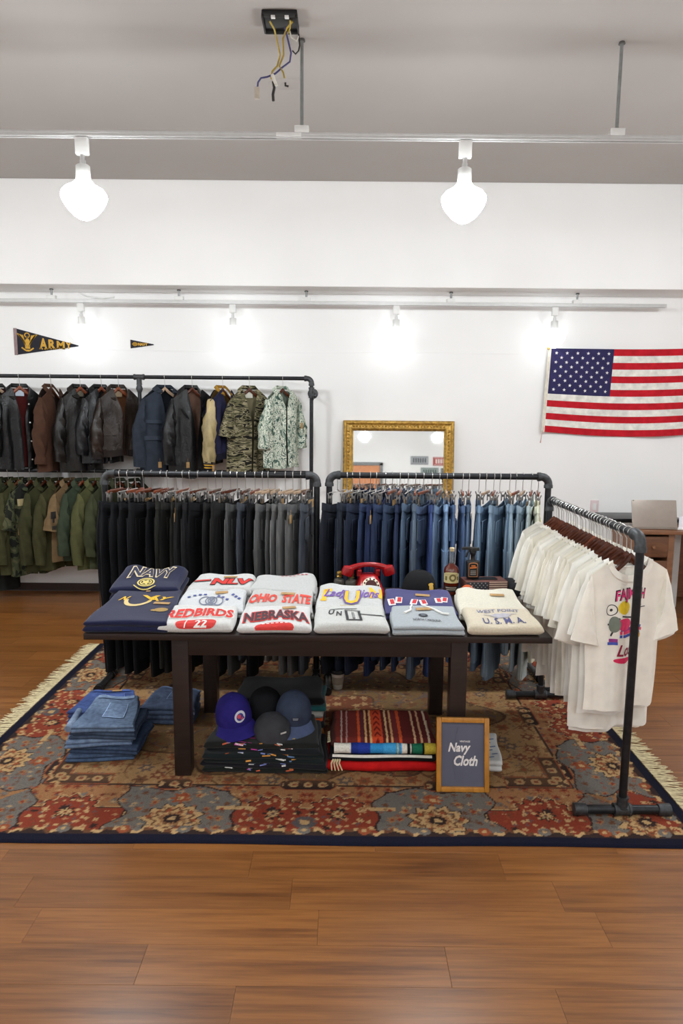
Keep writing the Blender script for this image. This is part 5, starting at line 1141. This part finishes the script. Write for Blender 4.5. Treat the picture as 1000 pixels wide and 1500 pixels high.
# black t-shirts pile
z = RZ; fl = [(196, 60, 150), (220, 150, 60), (210, 206, 200), (120, 130, 190), (196, 90, 50), (230, 225, 220), (90, 120, 160)]
GT = 'folded black t-shirts under the table'
for k in range(6):
    s = Slab(.58 - .014 * k + .02 * (k % 2), .33, .027, 300 + k, .006, .06 + .03 * (k % 3), (.01, .008) if k == 5 else (0, 0)); dx = random.uniform(-.012, .012)
    o = folded('folded_t_shirt', 'folded black t-shirt with bright print, %s from the floor of the pile' % ORD[k], 't-shirt', (-.345 + dx, 2.94 + random.uniform(0, .012), z), s, (24 + random.randint(0, 6), 25 + random.randint(0, 6), 27 + random.randint(0, 6)), COTTON, 0, random.uniform(-.07, .07), GT, 1); z += .0240
    r = random.Random(k); sh = []
    for q in range(13): sh.append((r.choice(fl), rect2d(r.uniform(-.17, .14), r.uniform(.002, .022), r.uniform(.008, .04), r.uniform(.003, .006), r.uniform(-.25, .25))))
    for c in set(c for c, _ in sh): print_on(o, s, 'print', cat2d(*[q for cc, q in sh if cc == c]), c, .0015)
    if k == 5:
        print_on(o, s, 'print', cat2d(disc2d(-.06, .09, .06, .03, 16, .6), rect2d(.12, .12, .03, .08, .2)), (176, 60, 130), .002); print_on(o, s, 'print', cat2d(rect2d(-.09, .11, .02, .09, .6), rect2d(.15, .10, .012, .1)), (210, 170, 60), .002); print_on(o, s, 'print', rect2d(-.05, .16, .04, .05, .4), (228, 92, 60), .003)
ZT = z
# second pile behind
z = RZ
for k, (c, tck, lab) in enumerate((((180, 116, 40), .035, 'folded mustard shirt at the floor of the back pile'), ((34, 34, 38), .035, 'folded black shirt low in the back pile under the table'), ((216, 92, 44), .024, 'folded orange shirt in the back pile under the table'), ((176, 172, 164), .040, 'folded grey shirt in the back pile under the table'), ((40, 96, 98), .026, 'folded teal shirt in the back pile under the table'), ((22, 22, 24), .040, 'folded black shirt topping the back pile under the table'))):
    s = Slab(.46, .30, tck, 330 + k, .004, .05, (.02, .03) if k == 5 else (0, 0)); folded('folded_shirt', lab, 'shirt', (-.30 + random.uniform(-.015, .015), 3.325, z), s, c, COTTON, 0, random.uniform(-.05, .05), 'folded shirts in the back pile', 1); z += tck + .0005
# caps on the piles
o, pr = cap_thing('royal purple-blue cap with a round patch on the black t-shirts', (-.510, 3.12, ZT + .052), .30, .20, -.12, (44, 36, 116), group='caps under the table')
pr('round_patch', disc2d(.02, .058, .026, .026, 20), (214, 214, 220)); pr('round_patch', cat2d(disc2d(.02, .058, .017, .017, 14), rect2d(.035, .05, .01, .01)), (52, 60, 140), .0042); pr('round_patch', cat2d(disc2d(.016, .062, .010, .009, 10), rect2d(.028, .05, .012, .008, .4)), (214, 70, 90), .0054)
o, pr = cap_thing('plain black cap behind the purple and slate caps', (-.370, 3.23, ZT + .035), .2, .15, 0, (22, 22, 25), group='caps under the table')
o, pr = cap_thing('slate blue cap with a small dark logo, resting high on the pile', (-.225, 3.150, ZT + .055), .15, .30, .06, (58, 66, 86), brim_col=(84, 96, 128), group='caps under the table')
pr('logo', rect2d(.0, .050, .036, .017), (30, 34, 52)); pr('logo', cat2d(rect2d(0, .054, .026, .0025), rect2d(0, .048, .024, .0025)), (176, 180, 190), .004)
o, pr = cap_thing('washed charcoal cap lying on the black t-shirts in front of the other caps', (-.318, 3.045, ZT + .004), -2.6, -.05, 0, (62, 62, 66), group='caps under the table', low=True)
pr2 = ob('logo', tr(box(0, 0, 0, .03, .002, .008, .0005), (-.01, .098, .05), rz=.1), PAINT, o, color=(196, 194, 190))
# blankets
def stripes_top(p):
    f = p[0] / .50 + .5; pat = [(.0, (70, 40, 36)), (.05, (112, 46, 38)), (.10, (176, 150, 140)), (.115, (104, 44, 38)), (.15, (170, 130, 122)), (.165, (112, 44, 38)), (.26, (204, 84, 44)), (.285, (96, 44, 50)), (.33, (222, 172, 116)), (.35, (92, 36, 34)), (.375, (222, 172, 116)), (.395, (204, 74, 42)), (.50, (92, 36, 34)), (.53, (222, 180, 130)), (.55, (92, 36, 34)), (.575, (214, 160, 110)), (.595, (112, 44, 44)), (.65, (204, 84, 44)), (.68, (96, 36, 34)), (.79, (214, 170, 130)), (.81, (92, 36, 34)), (.85, (210, 160, 120)), (.87, (92, 36, 34)), (.92, (206, 180, 150)), (.94, (92, 36, 34))]
    c = pat[0][1]
    for q, cc in pat:
        if f >= q: c = cc
    if .42 < f < .48 and math.sin(p[1] * 110 + abs(f - .45) * 130) > .35: c = (120, 36, 28)
    return c
WEAVE = m_attr('woven_blanket', .95, 160, .15, .5)
BG = 'folded blankets under the table'
s = Slab(.52, .36, .052, 401, .003, .02); folded('folded_blanket', 'plain bright red folded blanket at the bottom of the blanket pile', 'blanket', (.200, 2.965, RZ), s, (196, 24, 24), CLOTH, 0, 0, BG, 1)
s = Slab(.50, .36, .034, 402, .002, .02); o = folded('folded_blanket', 'black folded blanket with a white edge stripe in the blanket pile', 'blanket', (.198, 2.965, RZ + .0525), s, (26, 24, 26), CLOTH, 0, 0, BG, 1)
print_on(o, s, 'edge_stripe', rect2d(0, .012, .46, .011), (226, 220, 208)); 
tas = [tube([(-.225 + .01 * q, -.004, .016), (-.235 + .012 * q, -.018, .004), (-.232 + .016 * q, -.022, -.03)], [.005, .004, .003], 6) for q in range(4)]
ob('tassel', cat(*tas), FRINGE, o)
def roll_c(p):
    f = p[0] / .47 + .5
    for q, c in ((.16, (226, 222, 210)), (.24, (36, 52, 130)), (.36, (40, 60, 150)), (.48, (52, 140, 200)), (.62, (70, 160, 214)), (.635, (226, 200, 70)), (.66, (64, 150, 206)), (.72, (232, 226, 210)), (.745, (24, 24, 26)), (.76, (230, 224, 208)), (.775, (24, 24, 26)), (.87, (36, 112, 84)), (.885, (24, 24, 26)), (1.1, (214, 188, 70))):
        if f < q: break
    if .24 < f < .36 and abs(p[2] - .03) < .004: c = (220, 220, 225)
    return c
xs_ = np.linspace(-.235, .235, 95); rl = tube([(x, .0, 0) for x in xs_], [.024 + .0015 * math.sin(x * 40) for x in xs_], 14, True, (1, 1), (0, 0, 1))
rb = thing('rolled_blanket', 'rolled edge of a white, blue, turquoise and green striped blanket', 'blanket', (.210, 2.985, RZ + .0875 + .0245), 0, BG); m_ = color_by_x(rl, roll_c); m_.materials.append(WEAVE); ob('roll', m_, None, rb)
s = Slab(.50, .335, .056, 404, .003, .02, nx=130, ny=60); o = thing('folded_blanket', 'rust and brown striped folded blanket on top of the blanket pile', 'blanket', (.205, 3.012, RZ + .0875), 0, BG)
m_ = color_by_x(s.mesh(), stripes_top); m_.materials.append(WEAVE); ob('folded_body', m_, None, o)
ob('fringe_knots', cat(*[tube([(-.245, .03 + .02 * q, .030), (-.262, .03 + .02 * q, .024)], [.005, .003], 5) for q in range(6)]), FRINGE, o)
# framed sign
fs = thing('framed_sign', 'small golden wooden frame with a slate card reading Navy Cloth', 'picture frame', (.545, 2.815, RZ), -.02, rx=-R_(11))
FW, FH, FB = .232, .322, .021; OAKF = mat('golden_oak_frame', (190, 128, 48), .35, var=.15, scale=5, stretch=(10, 10, 3))
for s_ in (-1, 1): ob('side_rail', box(s_ * (FW / 2 - FB / 2), 0, FH / 2, FB, .022, FH, .003), OAKF, fs)
for z_ in (FB / 2, FH - FB / 2): ob('cross_rail', box(0, 0, z_, FW - 2 * FB, .022, FB, .003), OAKF, fs)
ob('card', box(0, .004, FH / 2, FW - 2 * FB + .004, .004, FH - 2 * FB + .004), mat('slate_card', (88, 90, 106), .6, var=.05, scale=9), fs)
CW = (232, 226, 222)
ob('lettering', wall_print(cat2d(T2('Navy', .100, .052, (-.014, .024), .012, .28), T2('Cloth', .105, .046, (.014, -.028), .012, .28), T2('VINTAGE', .046, .008, (.010, .056), .004)), .0012, 0, FH * .50), PAINT, fs, color=CW, smooth=False)
ob('back_stay', tr(box(0, 0, -.10, .05, .004, .20, .001), (0, .012, .205), rx=R_(14)), BLACKP, fs)
crease = tube([(-.020, .0016, .28), (-.035, .0016, .22), (-.030, .0016, .17), (-.045, .0016, .12), (-.03, .0016, .06)], .0012, 5); ob('crease', crease, mat('slate_card'), fs)
GLS = bpy.data.materials.new('frame_glass'); q_ = NT(GLS); q_.b.inputs['Roughness'].default_value = .05; q_.b.inputs['Transmission Weight'].default_value = 1.0; q_.b.inputs['IOR'].default_value = 1.1
s = Slab(.15, .30, .05, 420, .004, .1); o = folded('folded_shirt', 'folded pale shirt with faint blue marks behind the framed sign', 'shirt', (.685, 2.985, RZ), s, (206, 206, 204), COTTON, 0, -.15, None, 2); print_on(o, s, 'print', cat2d(*[rect2d(.02 + .02 * (q % 2), .05 + .035 * q, .03, .01, .3) for q in range(6)]), (110, 122, 150))
cp = thing('coffee_cup', 'paper coffee cup with a black lid and kraft sleeve under the table', 'cup', (-.014, 3.96, RZ)); ob('cup', lathe([(.028, 0), (.029, .003), (.040, .098), (.041, .100)], 22), mat('paper_cup', (206, 200, 190), .6), cp); ob('sleeve', lathe([(.0335, .030), (.0382, .078)], 22, False, False), mat('cup_sleeve', (150, 140, 124), .8), cp); ob('lid', lathe([(.043, .098), (.043, .106), (.038, .108), (.036, .118), (.030, .119)], 22), BLACKP, cp)

# ------------------------------------------------------------------ flag on the wall
fl_ = thing('national_flag', 'large stars and stripes flag pinned on the back wall', 'flag', (1.861, WY - .03, 2.262))
FLn, FHt = 1.40, .74
def flag_pt(u, v):
    """u 0..1 along the fly, v 0..1 down the hoist"""
    x = u * FLn - .03 * v * (1 - u) + .02 * (1 - u) * 0; sag = -.050 * np.sin(np.clip(u, 0, 1) * PI * .85) * (.25 + .75 * v) + .02 * u
    z = -v * FHt + sag; y = -.012 * np.sin(u * 7 + v * 2) - .008 * np.sin(u * 15 - v * 3) * v
    return np.stack([x, y, z], 1)
def flag_piece(u0, u1, v0, v1, nu=24, nv=3, off=0.0):
    s_ = grid(lambda a, b: flag_pt(u0 + (u1 - u0) * a, v0 + (v1 - v0) * b) + np.array((0, -off, 0)), nu, nv); return thick(s_, -.0015)
FR, FWh, FBl = (186, 28, 40), (226, 222, 214), (48, 44, 84)
for k in range(13):
    ob('red_stripe' if k % 2 == 0 else 'white_stripe', flag_piece(.4 if k < 7 else 0, 1, k / 13, (k + 1) / 13, 24 if k < 7 else 34), CLOTH, fl_, color=FR if k % 2 == 0 else FWh)
cn = ob('canton', flag_piece(0, .4, 0, 7 / 13, 18, 10), CLOTH, fl_, color=FBl)
sm_ = star_mesh(.0165)
for r in range(9):
    nst = 6 if r % 2 == 0 else 5
    for c in range(nst):
        u = (.4 / 12) * (1 + 2 * c + (0 if r % 2 == 0 else 1)); v = (7 / 13) * (r + 1) / 10
        p = flag_pt(np.array([u]), np.array([v]))[0]
        if r == 0 and c == 0: star_me = me('star', sm_, False); star_me.materials.append(PAINT)
        st = ob('star', star_me, None, cn, (p[0], p[1] - .004, p[2]), (0, random.uniform(-.2, .2), 0)); st.color = (*lin((228, 224, 222)), 1)
hd = grid(lambda a, b: flag_pt(np.zeros_like(a), b) + np.stack([-.030 + .030 * a, -.002 + 0 * a, 0 * a], 1), 3, 20); ob('hoist_band', thick(hd, -.003), CLOTH, fl_, color=(220, 212, 196))
ob('grommet', tr(tr(lathe([(.014, 0), (.012, .008), (.005, .009)], 12), rx=PI / 2), (-.028, -.004, .0)), BRASS, fl_); ob('grommet', tr(tr(lathe([(.012, 0), (.010, .006), (.004, .007)], 12), rx=PI / 2), (-.040, -.004, -FHt + .02)), BRASS, fl_)
ob('cord', tube([(-.042, -.008, -FHt + .02), (-.055, -.012, -FHt - .02), (-.058, -.012, -FHt - .07), (-.062, -.012, -FHt - .10)], [.004, .003, .0035, .006], 6), mat('flag_cord', (190, 150, 140), .8), fl_)
# pennants
def pennant(label, x0, zt, zb, xt, zp, band, scale):
    cz = (zt + zb) / 2; o = thing('pennant', label, 'pennant', (x0, WY - .004, cz)); h = zt - zb; L = xt - x0; tip = zp - cz
    yy = lambda u: 0
    P_ = [(0, h / 2), (L, tip + .004), (L, tip - .004), (0, -h / 2)]
    ob('felt', poly(P_, .004), mat('black_felt', (36, 36, 44), .95, var=.1, scale=60), o, smooth=False)
    ob('hoist_strip', box(-.006 * scale, -.0005, 0, .03 * scale, .005, h * 1.02, .001), CLOTH, o, color=band)
    G = (206, 158, 52)
    def put(nm, s2, c=G, off=.0032): v, f = s2; v = np.asarray(v, float); k = 1 - np.clip(v[:, 0] / L, 0, 1); return ob(nm, (np.stack([v[:, 0], np.full(len(v), -off), v[:, 1] * 1.0 + tip * (1 - k)], 1), f), PAINT, o, color=c, smooth=False)
    return o, put, h, L
o, put, h, L = pennant('large black pennant with gold eagle crest and ARMY lettering', -2.925, 2.398, 2.167, -2.37, 2.250, (150, 128, 128), 1.0)
ex, ez = .10, .0
wing = lambda s_: [rect2d(ex + s_ * (.028 + .010 * i), .012 + .010 * i, .010, .105 - .012 * i, -s_ * (.25 + .13 * i)) for i in range(5)]
put('eagle_crest', cat2d(*wing(1), *wing(-1), disc2d(ex, .0, .022, .035, 14), disc2d(ex, .062, .026, .024, 18, .62), disc2d(ex, .040, .011, .010, 10), rect2d(ex, -.045, .045, .022), rect2d(ex - .035, -.06, .045, .012, -.6), rect2d(ex + .035, -.06, .045, .012, .6), rect2d(ex, -.072, .03, .016)))
xx = .205
for ch, w, hh_ in (('A', .075, .098), ('R', .068, .086), ('M', .075, .070), ('Y', .052, .056)):
    put('lettering', cat2d(T2(ch, w * .95, hh_, (xx + w / 2, -.004), .018), rect2d(xx + w * .2, -.004 - hh_ / 2 + .005, w * .42, .011), rect2d(xx + w * .8, -.004 - hh_ / 2 + .005, w * .42, .011)) if ch != 'Y' else T2(ch, w * .95, hh_, (xx + w / 2, -.004), .018)); xx += w + .006
o, put, h, L = pennant('tiny black pennant with gold NAVY lettering', -1.897, 2.307, 2.233, -1.695, 2.266, (70, 60, 60), .3)
put('lettering', cat2d(T2('NAVY', .088, .026, (.105, 0), .03)))
put('crest', cat2d(disc2d(.034, 0, .022, .018, 14, .5), disc2d(.034, 0, .008, .02, 8), rect2d(.034, 0, .05, .008)))

# ------------------------------------------------------------------ gilt mirror leaning on the wall
mr = thing('wall_mirror', 'large mirror in an ornate gilt frame leaning on the back wall', 'mirror', (.512, 6.112, .004), 0, rx=-R_(5.1))
MW, MH, MB = 1.005, 1.61, .092
GILT = mat('gilt_plaster', (190, 150, 72), .42, .55, var=.28, scale=38, bumps=(70, .5))
def rail_prof(L, horiz, pos, flip):
    """moulded rail: outer bead, cove and inner lip, mitred"""
    pr_ = [(0, 0), (0, -.030), (.010, -.040), (.022, -.040), (.030, -.030), (.040, -.026), (.058, -.030), (.072, -.036), (.080, -.028), (.092, -.014), (.092, 0)]
    A_ = np.array([(-L / 2 + d, y, d) for d, y in pr_]); B_ = np.array([(L / 2 - d, y, d) for d, y in pr_])
    v, f = loft([A_, B_], True, True); return v, f
def place_rail(s, which):
    v = s[0].copy()
    if which == 'b': w = v
    elif which == 't': w = v * np.array((1, 1, -1)) + np.array((0, 0, MH))
    elif which == 'l': w = np.stack([v[:, 2] - MW / 2, v[:, 1], v[:, 0] + MH / 2], 1)
    else: w = np.stack([MW / 2 - v[:, 2], v[:, 1], v[:, 0] + MH / 2], 1)
    return w, s[1]
bd_me = me('ornament', tr(lathe([(.012, 0), (.010, .006), (.005, .010), (.001, .011)], 8), rx=PI / 2, sc=(1, 1, 1)), True); bd_me.materials.append(GILT)
for wh, L in (('t', MW), ('b', MW), ('l', MH), ('r', MH)):
    rl_ = ob('frame_rail', place_rail(rail_prof(L, 0, 0, 0), wh), GILT, mr)
    n_ = int(L / .034); pieces = []
    for i in range(n_):
        p = -L / 2 + .08 + (L - .16) * (i + .5) / n_
        leaf = tr(lathe([(.013, 0), (.011, .006), (.005, .011), (.001, .012)], 7), rx=PI / 2, sc=(1.0, .62 if i % 2 else 1.0, 1))
        q = tr(leaf, (p, -.028, .050), ry=(.6 if i % 2 else -.6)); q2 = tr(tr(lathe([(.006, 0), (.004, .005), (.001, .006)], 6), rx=PI / 2), (p, -.037, .016)); pieces += [q, q2]
    o_ = ob('carving', place_rail(cat(*pieces), wh), GILT, rl_)
MIR = bpy.data.materials.new('mirror_glass'); q_ = NT(MIR); v_ = mapping(q_, (1, 1, 1)); q_.link(mixc(q_, noise(q_, v_, 3), (.84, .86, .85), (.88, .90, .89)), q_.b.inputs['Base Color']); q_.b.inputs['Metallic'].default_value = 1; q_.b.inputs['Roughness'].default_value = .02
ob('mirror_glass', box(0, -.008, MH / 2, MW - 2 * MB + .004, .006, MH - 2 * MB + .004), MIR, mr, smooth=False)
ob('backboard', box(0, .004, MH / 2, MW - .03, .010, MH - .03), mat('backboard', (120, 96, 66), .8), mr)

# ------------------------------------------------------------------ desk with laptop, wall plate
WALN = mat('walnut_desk', (126, 84, 56), .42, var=.18, scale=4, stretch=(2, 10, 10)); WALD = mat('walnut_drawer', (104, 66, 42), .45, var=.18, scale=4, stretch=(2, 10, 10))
dk = thing('desk', 'brown wooden desk with drawers behind the t-shirt rack', 'desk', (2.86, 5.42, 0))
DW = 1.05
ob('top', box(0, .27, .738, DW, .56, .026, .004), WALN, dk)
for x in (-DW / 2 + .035, -DW / 2 + .335, DW / 2 - .04): ob('stile', box(x, .275, .3625, .05, .52, .725, .003), WALN, dk)
for k, (z, h_) in enumerate(((.62, .18), (.42, .18), (.19, .24))):
    dr = ob('drawer', box(-DW / 2 + .185, .022, z, .246, .02, h_ - .01, .003), WALD, dk); ob('knob', tr(tr(lathe([(.008, 0), (.007, .012), (.014, .02), (.010, .028)], 14), rx=PI / 2), (-DW / 2 + .185, .012, z)), WALN, dr)
ob('back_panel', box(0, .53, .40, DW - .04, .016, .65), WALN, dk)
lp = thing('laptop', 'open taupe-grey laptop on the desk, lid towards the camera', 'laptop', (2.56, 5.50, .752), -.06)
TAUPE = mat('taupe_laptop_shell', (150, 138, 128), .38, .35, var=.03)
ob('base', box(0, .13, .008, .36, .24, .014, .004), TAUPE, lp)
lid = ob('lid', box(0, 0, .115, .36, .008, .228, .003), TAUPE, lp, (0, .012, .014), (-R_(14) * -1 * .0 + R_(-16), 0, 0)); ob('screen', box(0, .005, .115, .34, .002, .205), BLACKP, lid); ob('badge', box(-.165, -.0045, .222, .012, .001, .006), BLACKP, lid)
ob('keyboard', box(0, .10, .016, .31, .11, .003), BLACKP, lp)
pp = thing('paper_stack', 'white paper sheets standing beside the laptop', 'paper', (2.80, 5.46, .7515), -.5); ob('sheets', box(0, .03, .055, .13, .012, .11, .001), mat('white_paper', (226, 226, 232), .7, var=.02), pp); ob('holder', box(0, .035, .008, .14, .06, .014, .003), PLASTIC_W, pp)
sd = thing('side_cabinet', 'white low cabinet with a black top edge against the back wall', 'cabinet', (2.64, 6.03, 0)); ob('body', box(0, 0, .38, .62, .38, .75, .004), PLASTIC_W, sd); ob('top', box(0, 0, .775, .64, .40, .03, .003), BLACKP, sd); ob('door', box(-.155, -.195, .33, .29, .012, .58, .003), PLASTIC_W, sd); ob('door', box(.155, -.195, .33, .29, .012, .58, .003), PLASTIC_W, sd)
wp = thing('wall_plate', 'small pinkish white switch plate on the back wall above the t-shirt rack', 'switch plate', (2.338, WY, .838)); ob('plate', box(0, -.005, 0, .075, .010, .12, .003), mat('pink_white_plate', (220, 200, 200), .5, var=.02), wp); ob('rocker', box(0, -.012, 0, .032, .006, .06, .002), PLASTIC_W, wp)
